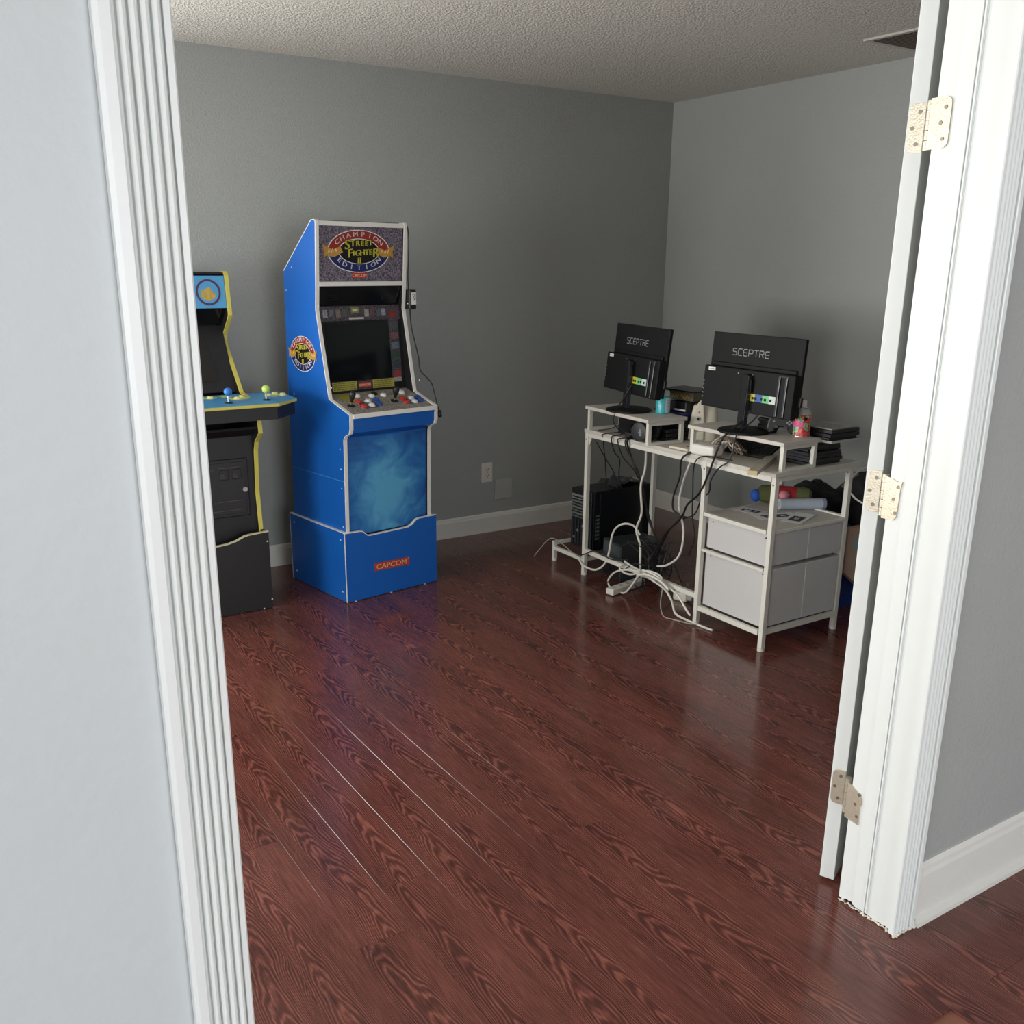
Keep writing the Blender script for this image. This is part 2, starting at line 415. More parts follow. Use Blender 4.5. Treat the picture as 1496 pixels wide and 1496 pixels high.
# door leaf swung wide open into the room; only its hinge edge shows
PIN = Vector((-2.321, -3.396))
hd = thing('door_1', '', '', (-2.300, -3.372, 0), 0)
del hd['label']; del hd['category']; hd['kind'] = 'structure'
ex = Vector((0.910, 0.414, 0)); ey = Vector((-0.414, 0.910, 0))   # along the leaf, through its thickness
hd.matrix_basis = plane_M((-2.300, -3.372, 0), ex, ey)
B().box(0, 0.755, 0, 0.036, 0.012, 2.072).build('door_leaf', m_trim, hd, bevel=0.0015)
pn = B()
for (x0, x1) in ((0.10, 0.34), (0.42, 0.66)):
    for (z0, z1) in ((0.25, 0.85), (1.0, 1.6), (1.72, 1.92)):
        pn.box(x0, x1, 0.036, 0.041, z0, z1).box(x0, x1, -0.005, 0, z0, z1)
pn.build('raised_panel', m_trim, hd, bevel=0.004)
def hinge(z0, z1, missing):
    hz = (z0+z1)/2; hh = (z1-z0)/2
    # leaf on the door edge
    def rounded(w_, flip):
        rr = 0.013; P = []
        for (cx, cy, a0) in ((w_-rr, hh-rr, 90), (w_-rr, -hh+rr, 0)):
            pass
        P = [(0, -hh)] + [(w_-rr+rr*math.cos(R(a)), -hh+rr+rr*math.sin(R(a))) for a in (-90, -60, -30, 0)] + [(w_-rr+rr*math.cos(R(a)), hh-rr+rr*math.sin(R(a))) for a in (0, 30, 60, 90)] + [(0, hh)]
        return P
    Md = plane_M((-0.0005, 0.001, hz), (0, 1, 0), (0, 0, 1))     # in door coordinates, normal +x -> turn to -x
    base = B().prism(rounded(0.031, 0), -0.0026, 0.0004, plane_M((0.0, 0.001, hz), (0, 1, 0), (0, 0, 1))).build('hinge', m_nickel, hd, bevel=0.0004)
    sb = B()
    for (yy, zz) in ((0.012, 0.031), (0.024, 0.0), (0.014, -0.031)):
        sb = B().cyl((-0.0045, yy, hz+zz), (-0.002, yy, hz+zz), 0.0042, n=10)
        sb.build('screw', m_screw, base)
    # leaf let into the jamb (world coordinates)
    Mw = plane_M((XR-0.0012, YD1+0.010, hz), (0, -1, 0), (0, 0, 1))
    pts = rounded(0.046, 0)
    if missing == 1: pts = [(0, -hh), (0.030, -hh), (0.038, -hh+0.010), (0.040, hh-0.02), (0.043, hh-0.006), (0.030, hh-0.008), (0.012, hh-0.002), (0, hh)]
    if missing == 2: pts = [(0, -hh), (0.040, -hh-0.004), (0.038, -0.004), (0.042, 0.006), (0.041, hh-0.026), (0.026, hh-0.012), (0, hh)]
    B().prism(pts, -0.001, 0.0022, Mw).build('jamb_leaf', m_nickel, base, world=hd)
    for (yy, zz) in ((0.034, 0.028), (0.026, 0.0), (0.034, -0.030)):
        B().cyl((XR-0.0045, YD1+0.010-yy, hz+zz), (XR-0.001, YD1+0.010-yy, hz+zz), 0.004, n=10).build('screw', m_screw, base, world=hd)
    for i in range(5):
        a = hz-hh+i*2*hh/5
        B().cyl((PIN.x, PIN.y, a+0.0006), (PIN.x, PIN.y, a+2*hh/5-0.0006), 0.0078, n=12).build('knuckle', m_nickel, base, world=hd, smooth=True)
    B().box(PIN.x-0.001, PIN.x+0.0015, PIN.y-0.002, PIN.y+0.030, hz-hh, hz+hh, None)
hinge(1.750, 1.845, 0); hinge(0.989, 1.084, 1); hinge(0.232, 0.326, 2)

# ------------------------------------------------------------------ ceiling vent
m_vent = mat('vent_enamel', '#b9b5ae', 0.5)
t = thing('ceiling_vent', 'white louvred return air vent in the ceiling at the top right', 'vent', (-0.305, -1.855, H))
b = B()
for (x0, x1, y0, y1) in ((-.185, .185, -.135, -.112), (-.185, .185, .112, .135), (-.185, -.160, -.112, .112), (.160, .185, -.112, .112)):
    b.box(x0, x1, y0, y1, -0.010, 0)
b.build('frame', m_vent, t, bevel=0.003)
B().box(-.160, .160, -.112, .112, -0.0015, 0).build('dark_duct', mat('duct_dark', '#5a4c46', 0.8), t)
for i in range(13):
    y = -0.104+i*0.0173
    B().box(-.160, .160, -0.0085, 0.0085, -0.0006, 0.0006, Matrix.Translation((0, y, -0.008)) @ Matrix.Rotation(R(38), 4, 'X')).build('louvre', mat('louvre_enamel', '#b8aca4', 0.5) if i == 0 else bpy.data.materials['louvre_enamel'], t)

# ------------------------------------------------------------------ wall outlets
m_plate = mat('outlet_white', '#d9d4ca', 0.4)
def outlet(x, z, label, w_=0.072, h_=0.116):
    t = thing('wall_outlet', label, 'outlet', (x, 0, z))
    B().box(-w_/2, w_/2, -0.006, 0, -h_/2, h_/2).build('cover_plate', m_plate, t, bevel=0.0025)
    for s in (-1, 1):
        r_ = B().prism(ell(0, s*0.0195, 0.0165, 0.0135, 20), 0, 0.0025, plane_M((0, -0.006, 0), (1, 0, 0), (0, 0, 1))).build('receptacle', m_plate, t, bevel=0.0006)
        sl = B()
        for dx in (-0.006, 0.006): sl.box(dx-0.0013, dx+0.0013, -0.0091, -0.0080, s*0.0195-0.002, s*0.0195+0.007)
        sl.cyl((0, -0.0091, s*0.0195-0.0075), (0, -0.008, s*0.0195-0.0075), 0.0026, n=8)
        sl.build('slots', m_dark, r_)
    B().cyl((0, -0.0075, 0), (0, -0.0055, 0), 0.003, n=8).build('screw', m_screw, t)
    return t
outlet(-1.288, 0.359, 'white double power outlet on the bare grey back wall')
outlet(-0.150, 0.150, 'white power outlet low on the back wall behind the computer tower')
t = thing('blank_plate', 'square blank cover plate painted grey like the wall, low beside the outlet', 'cover plate', (-1.174, 0, 0.249))
B().box(-0.060, 0.060, -0.009, 0, -0.060, 0.060).build('plate', mat('painted_plate', '#a8aba9', 0.5), t, bevel=0.004)
for s in (-1, 1): B().cyl((s*0.024, -0.0105, 0), (s*0.024, -0.0085, 0), 0.003, n=8).build('screw', m_wall, t)
# ================================================================== ARCADE CABINETS
m_blue = mat('blue_laminate', '#135db4', 0.35, noise=0.04, nscale=9)
m_white_t = mat('white_edge_strip', '#e4e2dc', 0.35)
m_black = mat('black_laminate', '#17161a', 0.45, noise=0.1, nscale=40)
m_blackp = mat('black_plastic', '#1a1a1d', 0.42)
m_blackg = mat('black_gloss', '#101113', 0.12)
m_screen = mat('dark_screen', '#0c1013', 0.08)
def speckle(name, c0, c1, scale, rough=0.4):
    m = mat(name, c0, rough); nt = m.node_tree
    tc = nt.nodes.new('ShaderNodeTexCoord'); nz = nt.nodes.new('ShaderNodeTexNoise'); nz.inputs['Scale'].default_value = scale; nz.inputs['Detail'].default_value = 3; nz.inputs['Roughness'].default_value = 0.7
    rp = nt.nodes.new('ShaderNodeValToRGB'); e = rp.color_ramp.elements
    e[0].position = 0.40; e[0].color = rgb(c0); e[1].position = 0.62; e[1].color = rgb(c1)
    nt.links.new(tc.outputs['Object'], nz.inputs['Vector']); nt.links.new(nz.outputs['Fac'], rp.inputs[0]); nt.links.new(rp.outputs[0], nt.nodes['Principled BSDF'].inputs['Base Color'])
    return m
m_stone = speckle('stone_print', '#2f2a38', '#8f8592', 150)
m_stone_d = speckle('dark_stone_print', '#1c1920', '#5d5660', 150)
m_stone_l = speckle('grey_stone_print', '#5d5a58', '#a9a49c', 130)
m_red = mat('print_red', '#8e2a22', 0.4)
m_navy = mat('print_navy', '#1c2560', 0.4)
m_pblack = mat('print_black', '#0e0d10', 0.4)
m_pwhite = mat('print_white', '#e8e6e2', 0.4)
m_gold = mat('print_gold', '#b98a3e', 0.4, noise=0.25, nscale=120)
m_yell = mat('print_yellow', '#d9d04a', 0.4, noise=0.15, nscale=150)
m_olive = mat('print_dull_yellow', '#9a9440', 0.45, noise=0.35, nscale=220)
m_badge = mat('badge_red', '#c03a2b', 0.4)
m_cream = mat('print_cream', '#f3e7b8', 0.4)

def art_blue():
    m = bpy.data.materials.new('blue_swirl_print'); m.use_nodes = True
    nt = m.node_tree; N = nt.nodes; L = nt.links; b = N['Principled BSDF']
    tc = N.new('ShaderNodeTexCoord'); mp = N.new('ShaderNodeMapping'); L.new(tc.outputs['Object'], mp.inputs[0])
    mp.inputs['Location'].default_value = (-0.23, -0.18, 0)
    nz = N.new('ShaderNodeTexNoise'); nz.inputs['Scale'].default_value = 7; nz.inputs['Detail'].default_value = 5; nz.inputs['Distortion'].default_value = 1.6; L.new(tc.outputs['Object'], nz.inputs['Vector'])
    gr = N.new('ShaderNodeTexGradient'); gr.gradient_type = 'SPHERICAL'
    mp2 = N.new('ShaderNodeMapping'); mp2.inputs['Scale'].default_value = (4.0, 3.6, 0); L.new(mp.outputs[0], mp2.inputs[0]); L.new(mp2.outputs[0], gr.inputs[0])
    ad = N.new('ShaderNodeMath'); ad.operation = 'MULTIPLY_ADD'; L.new(gr.outputs['Fac'], ad.inputs[0]); ad.inputs[1].default_value = 0.75; L.new(nz.outputs['Fac'], ad.inputs[2])
    rp = N.new('ShaderNodeValToRGB'); L.new(ad.outputs[0], rp.inputs[0]); e = rp.color_ramp.elements
    e[0].position = 0.35; e[0].color = rgb('#1c4f92'); e[1].position = 1.15 if False else 1.0; e[1].color = rgb('#5aa6d0')
    k = e.new(0.62); k.color = rgb('#2a6fb2')
    L.new(rp.outputs[0], b.inputs['Base Color']); b.inputs['Roughness'].default_value = 0.35
    return m

def emblem(parent, M, rx, ry, ribbon_gap=0.0, k=1.0):
    """oval badge: red over navy ring, white rims, black heart, brush lettering, gold wings. Local XY, faces +Z."""
    def D(name, mt, fn):
        b = B(); fn(b); return b.build(name, mt, parent, M=M)
    D('emblem_rim', m_pwhite, lambda b: b.prism(ell(0, 0, rx, ry), 0.0002, 0.0008))
    D('emblem_upper_ring', m_red, lambda b: b.prism(ell(0, 0, rx*.97, ry*.965, 40, 4, 176), 0.0008, 0.0012))
    D('emblem_lower_ring', m_navy, lambda b: b.prism(ell(0, 0, rx*.97, ry*.965, 40, 184, 356), 0.0008, 0.0012))
    D('emblem_inner_rim', m_pwhite, lambda b: b.prism(ell(0, 0, rx*.66, ry*.60), 0.0012, 0.0015))
    D('emblem_heart', m_pblack, lambda b: b.prism(ell(0, 0, rx*.635, ry*.57), 0.0015, 0.0018))
    def wing(b, sides):
        for s in sides:
            P = [(.52, -.05), (.80, -.28), (1.02, -.20), (1.13, -.30), (1.10, -.02), (1.16, .30), (1.0, .20), (.84, .06), (.60, .22)]
            P = [(s*x*rx, y*ry) for x, y in P]
            b.prism(P if s > 0 else P[::-1], 0.0018, 0.0022)
    for sd in (-1, 1): D('emblem_ribbon', m_gold, lambda b: wing(b, (sd,)))
    def rb(b):
        for s in (-1, 1):
            for i in range(3):
                x = s*(.74+.11*i)*rx
                b.ribbon([(x-.03*rx, -.08*ry), (x, .10*ry), (x+.03*rx, -.04*ry)], .010*rx, .0023, .0026)
    D('ribbon_marks', m_cream, rb)['kind'] = 'stuff'
    def let(b):
        arc_text(b, 'CHAMPION', 0, 0, rx*.76, ry*.70, 150, 30, ry*.31, .0013, False, 1.3, ry*.008)
        arc_text(b, 'EDITION', 0, 0, rx*.80, ry*.87, 214, 326, ry*.31, .0013, True, 1.3, ry*.008)
    D('emblem_lettering', m_pwhite, let)['kind'] = 'stuff'
    def brush(b, z=.0024, dx=0, dy=0):
        x = -.52*rx+dx; y0 = .16*ry+dy
        for ch, sz, adv, dyy in (('S', .62, .27, -.06), ('T', .40, .20, .07), ('R', .36, .20, .09), ('E', .34, .17, .11), ('E', .34, .17, .12), ('T', .36, .16, .14)):
            put_text(b, ch, x+adv*rx*.5, y0+dyy*ry, sz*ry, .15, 1.12, .30*sz, z, ry*.016); x += adv*rx*.80
        x = -.40*rx+dx; y0 = -.26*ry+dy
        for ch, sz, adv, dyy in (('F', .56, .22, -.02), ('I', .36, .10, .06), ('G', .38, .20, .06), ('H', .38, .20, .08), ('T', .38, .17, .10), ('E', .36, .16, .12), ('R', .58, .24, .02)):
            put_text(b, ch, x+adv*rx*.5, y0+dyy*ry, sz*ry, .15, 1.1, .30*sz, z, ry*.016); x += adv*rx*.78
        put_text(b, 'II', 0+dx, -.55*ry+dy, .38*ry, 0, 1.2, .05, z, ry*.014)
    D('brush_shadow', m_pblack, lambda b: brush(b, .00225, .012*rx, -.025*ry))['kind'] = 'stuff'
    D('brush_lettering', m_yell, brush)['kind'] = 'stuff'

# ---- tall blue cabinet on its riser
CA = R(9.3); CX, CY = -2.485, -0.725; CW = 0.485
prof = [(0.0, 0.302), (-0.012, 0.765), (-0.020, 0.780), (-0.058, 0.800), (-0.066, 0.820), (-0.068, 0.884), (0.096, 0.936), (0.173, 1.320), (0.163, 1.420), (0.143, 1.690), (0.150, 1.698), (0.178, 1.697), (0.435, 1.484), (0.440, 1.378), (0.452, 0.915), (0.462, 0.302)]
cab = thing('arcade_cabinet', 'tall blue arcade cabinet with white edge strips and an oval marquee emblem', 'arcade machine', (CX, CY, 0), CA)
def side_M(u): return Matrix(((0, 0, 1, u), (1, 0, 0, 0), (0, 1, 0, 0), (0, 0, 0, 1)))
for u0, nm in ((0.0, 'side_panel'), (CW-0.017, 'side_panel')):
    sp = B().prism(prof, 0, 0.017, side_M(u0)).build(nm, m_blue, cab)
    sp.data.materials.append(m_blackp)
    if u0 > 0:
        for p in sp.data.polygons:
            if p.normal.x < -0.9: p.material_index = 1
    line = prof[0:13]
    B().ribbon(line, 0.004, -0.0006, 0.0176, M=side_M(u0)).build('edge_strip', m_white_t, sp, bevel=0.0008)
    sb = B()
    for (v_, z_) in ((0.02, 0.36), (0.02, 0.54), (0.02, 0.63), (0.02, 0.72), (0.07, 0.99), (0.12, 1.05), (0.42, 1.40), (0.36, 1.50), (0.40, 0.93), (0.15, 1.34)):
        x = u0-0.001 if u0 == 0 else u0+0.017
        sb.box(x, x+0.001, v_-0.003, v_+0.003, z_-0.003, z_+0.003)
    sb.build('screw_caps', m_white_t, sp)['kind'] = 'stuff'
    # joint between the lower and the upper half
    x = -0.0007 if u0 == 0 else u0+0.0165
    B().box(x, x+0.0012, -0.006, 0.455, 0.5735, 0.5765).build('joint_line', mat('joint_blue', '#3f86c9', 0.5) if u0 == 0 else bpy.data.materials['joint_blue'], sp)
ui0, ui1 = 0.017, CW-0.017
def slab(name, mt, p0, p1, thick, parent=cab, inset=0.0, bevel=0.0):
    """board between the side panels running from (v,z) p0 to p1, thickness behind its face"""
    d = Vector((p1[0]-p0[0], p1[1]-p0[1])); n = Vector((-d.y, d.x)).normalized()
    P = [p0, p1, (p1[0]-n.x*thick, p1[1]-n.y*thick), (p0[0]-n.x*thick, p0[1]-n.y*thick)]
    return B().prism(P, ui0+inset, ui1-inset, side_M(0)).build(name, mt, parent, bevel=bevel)
def face_M(p0, p1, u=0.0): # XY frame on a sloped face: origin at (u,p0), X = u, Y from p0 to p1
    return plane_M((u, p0[0], p0[1]), (1, 0, 0), (0, p1[0]-p0[0], p1[1]-p0[1]))
slab('back_panel', m_black, (0.445, 0.31), (0.432, 1.40), 0.012)
slab('top_panel', m_black, (0.180, 1.690), (0.43, 1.484), -0.012)
# marquee between its two white bars
mq0, mq1 = (0.172, 1.440), (0.157, 1.682)
mq = slab('marquee', m_stone, mq0, mq1, 0.008)
slab('marquee_bar', m_white_t, (0.160, 1.421), (0.159, 1.440), 0.016, bevel=0.001)
slab('marquee_bar', m_white_t, (0.147, 1.676), (0.146, 1.695), 0.03, bevel=0.001)
Mq = face_M(mq0, mq1)
for v in (Mq,): v.translation += Vector((0, -0.0006, 0))
emblem(mq, Mq @ Matrix.Translation((0.232, 0.131, 0)), 0.165, 0.092)
bg = B().prism([(0.195, 0.017), (0.272, 0.017), (0.272, 0.038), (0.195, 0.038)], 0, 0.0008).build('maker_badge', m_badge, mq, M=Mq)
b = B(); put_text(b, 'CAPCOM', 0.2335, 0.0215, 0.017, 0, 1.05, 0, 0.001, 0.0004); b.build('maker_lettering', m_cream, mq, M=Mq)['kind'] = 'stuff'
# black speaker panel, printed bezel and dark screen
slab('speaker_panel', m_blackg, (0.200, 1.338), (0.172, 1.421), 0.01)
sg = B()
for u in (0.10, 0.385):
    for i in range(5):
        for j in range(4):
            sg.cyl((u-0.02+i*0.01, 0.186-0.0015, 1.362+j*0.009), (u-0.02+i*0.01, 0.196, 1.362+j*0.009), 0.0022, n=6)
sg.build('speaker_holes', m_dark, cab)['kind'] = 'stuff'
bz0, bz1 = (0.156, 0.948), (0.196, 1.336)
bz = slab('bezel', m_pblack, bz0, bz1, 0.006)
Mb = face_M(bz0, bz1); Mb.translation += Vector((0, -0.0006, 0))
def zy(z): return (z-bz0[1])*math.hypot(bz1[0]-bz0[0], bz1[1]-bz0[1])/(bz1[1]-bz0[1])
def rect(b, u0, u1, z0, z1, t=0.0006, z_=0): b.prism([(u0, zy(z0)), (u1, zy(z0)), (u1, zy(z1)), (u0, zy(z1))], z_, z_+t)
b = B(); rect(b, 0.020, 0.466, 1.268, 1.333); rect(b, 0.396, 0.452, 0.985, 1.268); b.build('printed_border', m_stone_d, bz, M=Mb)['kind'] = 'stuff'
b = B(); rect(b, 0.052, 0.395, 1.003, 1.258, 0.0012); b.build('screen', m_screen, bz, M=Mb)
b = B(); rect(b, 0.060, 0.192, 0.958, 0.998, 0.0008); b.build('instruction_panel', m_olive, bz, M=Mb)
b = B(); rect(b, 0.280, 0.402, 0.958, 0.998, 0.0008); b.build('instruction_panel', m_olive, bz, M=Mb)
b = B()
for (u0, u1) in ((0.066, 0.186), (0.286, 0.396)):
    for j in range(4):
        u = u0
        while u < u1-0.01:
            l = random.uniform(0.008, 0.022); rect(b, u, min(u+l, u1), 0.963+j*0.009, 0.9665+j*0.009, 0.0003, 0.0008); u += l+0.004
b.build('instruction_lines', mat('print_ink', '#5d5a26', 0.5), bz, M=Mb)['kind'] = 'stuff'
b = B(); rect(b, 0.196, 0.276, 0.958, 0.998, 0.0008); b.build('bezel_badge_panel', m_stone_d, bz, M=Mb)
b = B(); rect(b, 0.204, 0.268, 0.968, 0.988, 0.0004, 0.0008); b.build('bezel_badge', m_badge, bz, M=Mb)
b = B(); put_text(b, 'CAPCOM', 0.236, zy(0.9725), 0.0145, 0, 1.05, 0, 0.0013, 0.0003); b.build('bezel_lettering', m_cream, bz, M=Mb)['kind'] = 'stuff'
b = B(); rect(b, 0.196, 0.240, 1.300, 1.328, 0.0004, 0.0006); b.build('bezel_crest', mat('print_olive_crest', '#77743a', 0.5), bz, M=Mb)
b = B(); rect(b, 0.204, 0.232, 1.308, 1.320, 0.0003, 0.001); rect(b, 0.182, 0.262, 1.274, 1.282, 0.0004, 0.0006); b.build('bezel_captions', mat('print_pale', '#b9b8b0', 0.5), bz, M=Mb)['kind'] = 'stuff'
cols = ['#85898b', '#5b646a', '#75665f', '#4c544e', '#8f8c85', '#5e4444', '#4a525a']
for i, u in enumerate((0.046, 0.078, 0.115, 0.148, 0.268, 0.300, 0.335, 0.362)):
    b = B(); rect(b, u, u+0.024, 1.284+0.004*(i % 2), 1.318, 0.0004, 0.0006)
    b.build('portrait_tile', mat('tile_print', cols[i % 7], 0.5, noise=0.9, nscale=130), bz, M=Mb)
for i, z in enumerate((1.292, 1.236, 1.193, 1.148, 1.104, 1.062, 1.016, 0.990)):
    b = B(); hh = 0.015 if i < 7 else 0.010
    rect(b, 0.404, 0.446, z-hh, z+hh, 0.0004, 0.0006)
    b.build('move_tile', mat('move_print', ['#7a2c2c', '#454c50', '#6b4a50', '#596670', '#2b423b', '#2f3d43', '#8a3030', '#8f8d88'][i], 0.5, noise=0.9, nscale=140), bz, M=Mb)
# control panel
cp0, cp1 = (-0.070, 0.8835), (0.158, 0.947)
cp = slab('control_panel', m_stone_l, cp0, cp1, 0.014)
slab('control_panel_trim', m_white_t, (-0.0745, 0.866), (-0.0735, 0.886), 0.006, bevel=0.001)
slab('control_skirt', m_blue, (-0.058, 0.800), (-0.069, 0.868), 0.010)
slab('control_underside', m_blue, (0.004, 0.770), (-0.057, 0.801), 0.010)
Mc = face_M(cp0, cp1); Mc.translation += Vector((0, -0.0001, 0.0003))
def cpos(u, v_): return (u, (v_-cp0[0])/(cp1[0]-cp0[0])*math.hypot(cp1[0]-cp0[0], cp1[1]-cp0[1]))
b = B(); b.prism([cpos(0.06, 0.15), cpos(0.08, 0.05), cpos(0.135, 0.06), cpos(0.125, 0.15)], 0, 0.0006); b.build('yellow_panel_print', m_olive, cp, M=Mc)
b = B()
for u in (0.15, 0.39):
    b.prism([cpos(u-0.03, -0.022), cpos(u+0.045, -0.020), cpos(u+0.055, 0.045), cpos(u-0.03, 0.045)], 0, 0.0005)
b.build('button_zone_print', mat('zone_print', '#4d4a55', 0.45, noise=0.5, nscale=130), cp, M=Mc)['kind'] = 'stuff'
m_btn = {'red': mat('button_red', '#c23a34', 0.3), 'white': mat('button_white', '#dfe0e2', 0.3), 'blue': mat('button_blue', '#2d55a5', 0.3), 'black': m_blackp}
def button(u, v_, col):
    x, y = cpos(u, v_)
    B().lathe([(0.0165, 0), (0.0165, 0.003), (0.0135, 0.0045), (0.0125, 0.0045), (0.0125, 0.009), (0.0085, 0.0105)], 16, Matrix.Translation((x, y, 0))).build('button', m_btn[col], cp, M=Mc, smooth=True)
for u, v_, c_ in ((0.128, 0.052, 'red'), (0.120, 0.000, 'red'), (0.174, 0.047, 'white'), (0.166, 0.004, 'white'), (0.222, 0.053, 'blue'), (0.210, 0.008, 'blue'),
                  (0.366, 0.042, 'red'), (0.352, -0.004, 'red'), (0.408, 0.034, 'white'), (0.398, -0.006, 'white'), (0.447, 0.040, 'blue'), (0.440, 0.002, 'blue'),
                  (0.160, 0.114, 'white'), (0.229, 0.098, 'white'), (0.294, 0.095, 'white'), (0.405, 0.106, 'white'), (0.260, 0.122, 'black')):
    button(u, v_, c_)
def joystick(u, v_, parent, Mx, mt, ballr=0.0, shaft=None):
    x, y = cpos(u, v_) if Mx is Mc else (u, v_)
    j = B().lathe([(0.018, 0), (0.018, 0.002), (0.012, 0.005), (0.006, 0.006)], 16, Matrix.Translation((x, y, 0))).build('joystick', m_blackp, parent, M=Mx, smooth=True)
    B().cyl((x, y, 0.004), (x, y, 0.034), 0.0042, n=10).build('shaft', shaft or m_screw, j, smooth=True)
    if ballr: B().ball((x, y, 0.034+ballr*.8), ballr, 18, 10).build('ball_top', mt, j, smooth=True)
    else: B().lathe([(0.006, 0.018), (0.009, 0.030), (0.014, 0.046), (0.0155, 0.056), (0.013, 0.065), (0.006, 0.070)], 16, Matrix.Translation((x, y, 0))).build('bat_top', mt, j, smooth=True)
joystick(0.066, 0.020, cp, Mc, m_blackp); joystick(0.306, 0.024, cp, Mc, m_blackp)
# lower front board with its plain blue print
fr = slab('front_board', m_blue, (0.016, 0.31), (0.002, 0.775), 0.010)
Mf = face_M((0.016, 0.31), (0.002, 0.775)); Mf.translation += Vector((0, -0.0006, 0))
b = B(); b.prism([(0.018, 0.0), (0.467, 0.0), (0.467, 0.455), (0.018, 0.455)], 0, 0.0005); b.build('front_print', art_blue(), fr, M=Mf)
# emblem on the left side panel
sp0 = [o for o in cab.children if o.name.startswith('side_panel')][0]
emblem(sp0, plane_M((-0.0003, 0.302, 1.121), (0, -1, 0), (0, 0, 1)), 0.108, 0.080)

# ---- blue riser below it
RA = R(8.6); RX, RY = -2.500, -0.741
ris = thing('arcade_riser', 'blue wrap-around riser box with a red maker badge under the tall blue arcade cabinet', 'riser', (RX, RY, 0), RA)
RW = 0.523
top_l = [(0, 0.337), (0.083, 0.335), (0.100, 0.331), (0.122, 0.310), (0.138, 0.306), (0.355, 0.309), (0.378, 0.318), (0.402, 0.337), (0.420, 0.342), (RW, 0.343)]
fp = B().prism([(0, 0.004)]+[(RW, 0.004)]+top_l[::-1], -0.014, 0, plane_M((0, 0, 0), (1, 0, 0), (0, 0, 1))).build('front_panel', m_blue, ris)
B().ribbon(top_l, 0.004, -0.0146, 0.0006, M=plane_M((0, 0, 0), (1, 0, 0), (0, 0, 1))).build('edge_strip', m_white_t, fp)
for u0 in (0.0, RW-0.015):
    sp = B().box(u0, u0+0.015, 0.0145, 0.500, 0.004, 0.337).build('side_panel', m_blue, ris)
    B().box(u0-0.0004, u0+0.0154, 0.014, 0.5005, 0.337, 0.3405).build('edge_strip', m_white_t, sp)
    B().box(u0-0.0004, u0+0.0154, 0.5, 0.503, 0.004, 0.3405).build('edge_strip', m_white_t, sp)
    sc_ = B(); x = u0-0.0012 if u0 == 0 else u0+0.015
    for z_ in (0.05, 0.30): 
        for v_ in (0.035, 0.46): sc_.box(x, x+0.0012, v_-.003, v_+.003, z_-.003, z_+.003)
    sc_.build('screw_caps', m_white_t, sp)['kind'] = 'stuff'
B().box(-0.0012, 0.0022, -0.0012, 0.0022, 0.004, 0.337).build('corner_strip', m_white_t, ris)
B().box(0.015, RW-0.015, 0.0145, 0.49, 0.285, 0.3015).build('top_shelf', m_black, ris)
fb = B()
for u in (0.05, 0.25, 0.45): fb.cyl((u, 0.006, 0), (u, 0.006, 0.006), 0.006, n=8)
for u in (0.05, 0.45): fb.cyl((u, 0.45, 0), (u, 0.45, 0.286), 0.006, n=8)
fb.build('glides', m_white_t, ris)['kind'] = 'stuff'
Mr = plane_M((0, -0.0002, 0), (1, 0, 0), (0, 0, 1))
bd = B().prism([(0.158, 0.127), (0.358, 0.122), (0.356, 0.160), (0.156, 0.165)], 0, 0.0008).build('maker_badge', m_badge, ris, M=Mr)
b = B(); put_text(b, 'CAPCOM', 0.254, 0.1315, 0.0345, R(-1.5), 1.22, 0, 0.001, 0.0008); put_text(b, '®', 0.3515, 0.151, 0.009, 0, 1, 0, 0.001)
b.build('maker_lettering', m_cream, bd)['kind'] = 'stuff'

# ---- power adapter hanging off the right edge of the blue cabinet
def cabw(u, v_, z): return cab.matrix_basis @ Vector((u, v_, z))
ad = thing('power_adapter', 'black power adapter with a white label hanging beside the blue arcade cabinet', 'power adapter', cabw(0.506, 0.16, 1.313), CA)
B().box(-0.017, 0.022, -0.022, 0.030, 0, 0.092).build('housing', m_blackp, ad, bevel=0.005)
lb = B().box(-0.008, 0.019, -0.0232, -0.0222, 0.022, 0.078).build('label_sticker', m_pwhite, ad)
b = B()
Ml = plane_M((0, -0.0233, 0), (1, 0, 0), (0, 0, 1))
b.ribbon([(-.003, .066), (.006, .071), (.012, .062), (.004, .056), (.010, .047), (.002, .040)], 0.002, 0, 0.0004)
b.ribbon([(.014, .068), (.015, .052), (.009, .044)], 0.002, 0, 0.0004)
b.build('label_marks', m_pblack, lb, M=Ml)['kind'] = 'stuff'
b = B().tube([cabw(*p) for p in ((0.470, 0.165, 1.699), (0.489, 0.150, 1.690), (0.491, 0.140, 1.640), (0.492, 0.145, 1.551), (0.496, 0.158, 1.470), (0.502, 0.164, 1.402))], 0.0028, 6)
b.build('cord_upper', m_blackp, ad, world=ad)
b = B().tube([cabw(*p) for p in ((0.506, 0.162, 1.315), (0.497, 0.14, 1.233), (0.504, 0.12, 1.151), (0.506, 0.10, 1.092), (0.500, 0.08, 1.034), (0.528, 0.06, 0.995), (0.522, 0.02, 0.972), (0.515, -0.01, 0.925), (0.510, -0.04, 0.871), (0.506, -0.064, 0.846))], 0.0030, 6)
b.build('cord_lower', m_blackp, ad, world=ad)
b = B().tube([cabw(0.504, -0.058, 0.856), cabw(0.497, -0.072, 0.832)], 0.010, 8); b.build('cord_plug', m_blackp, ad, world=ad)

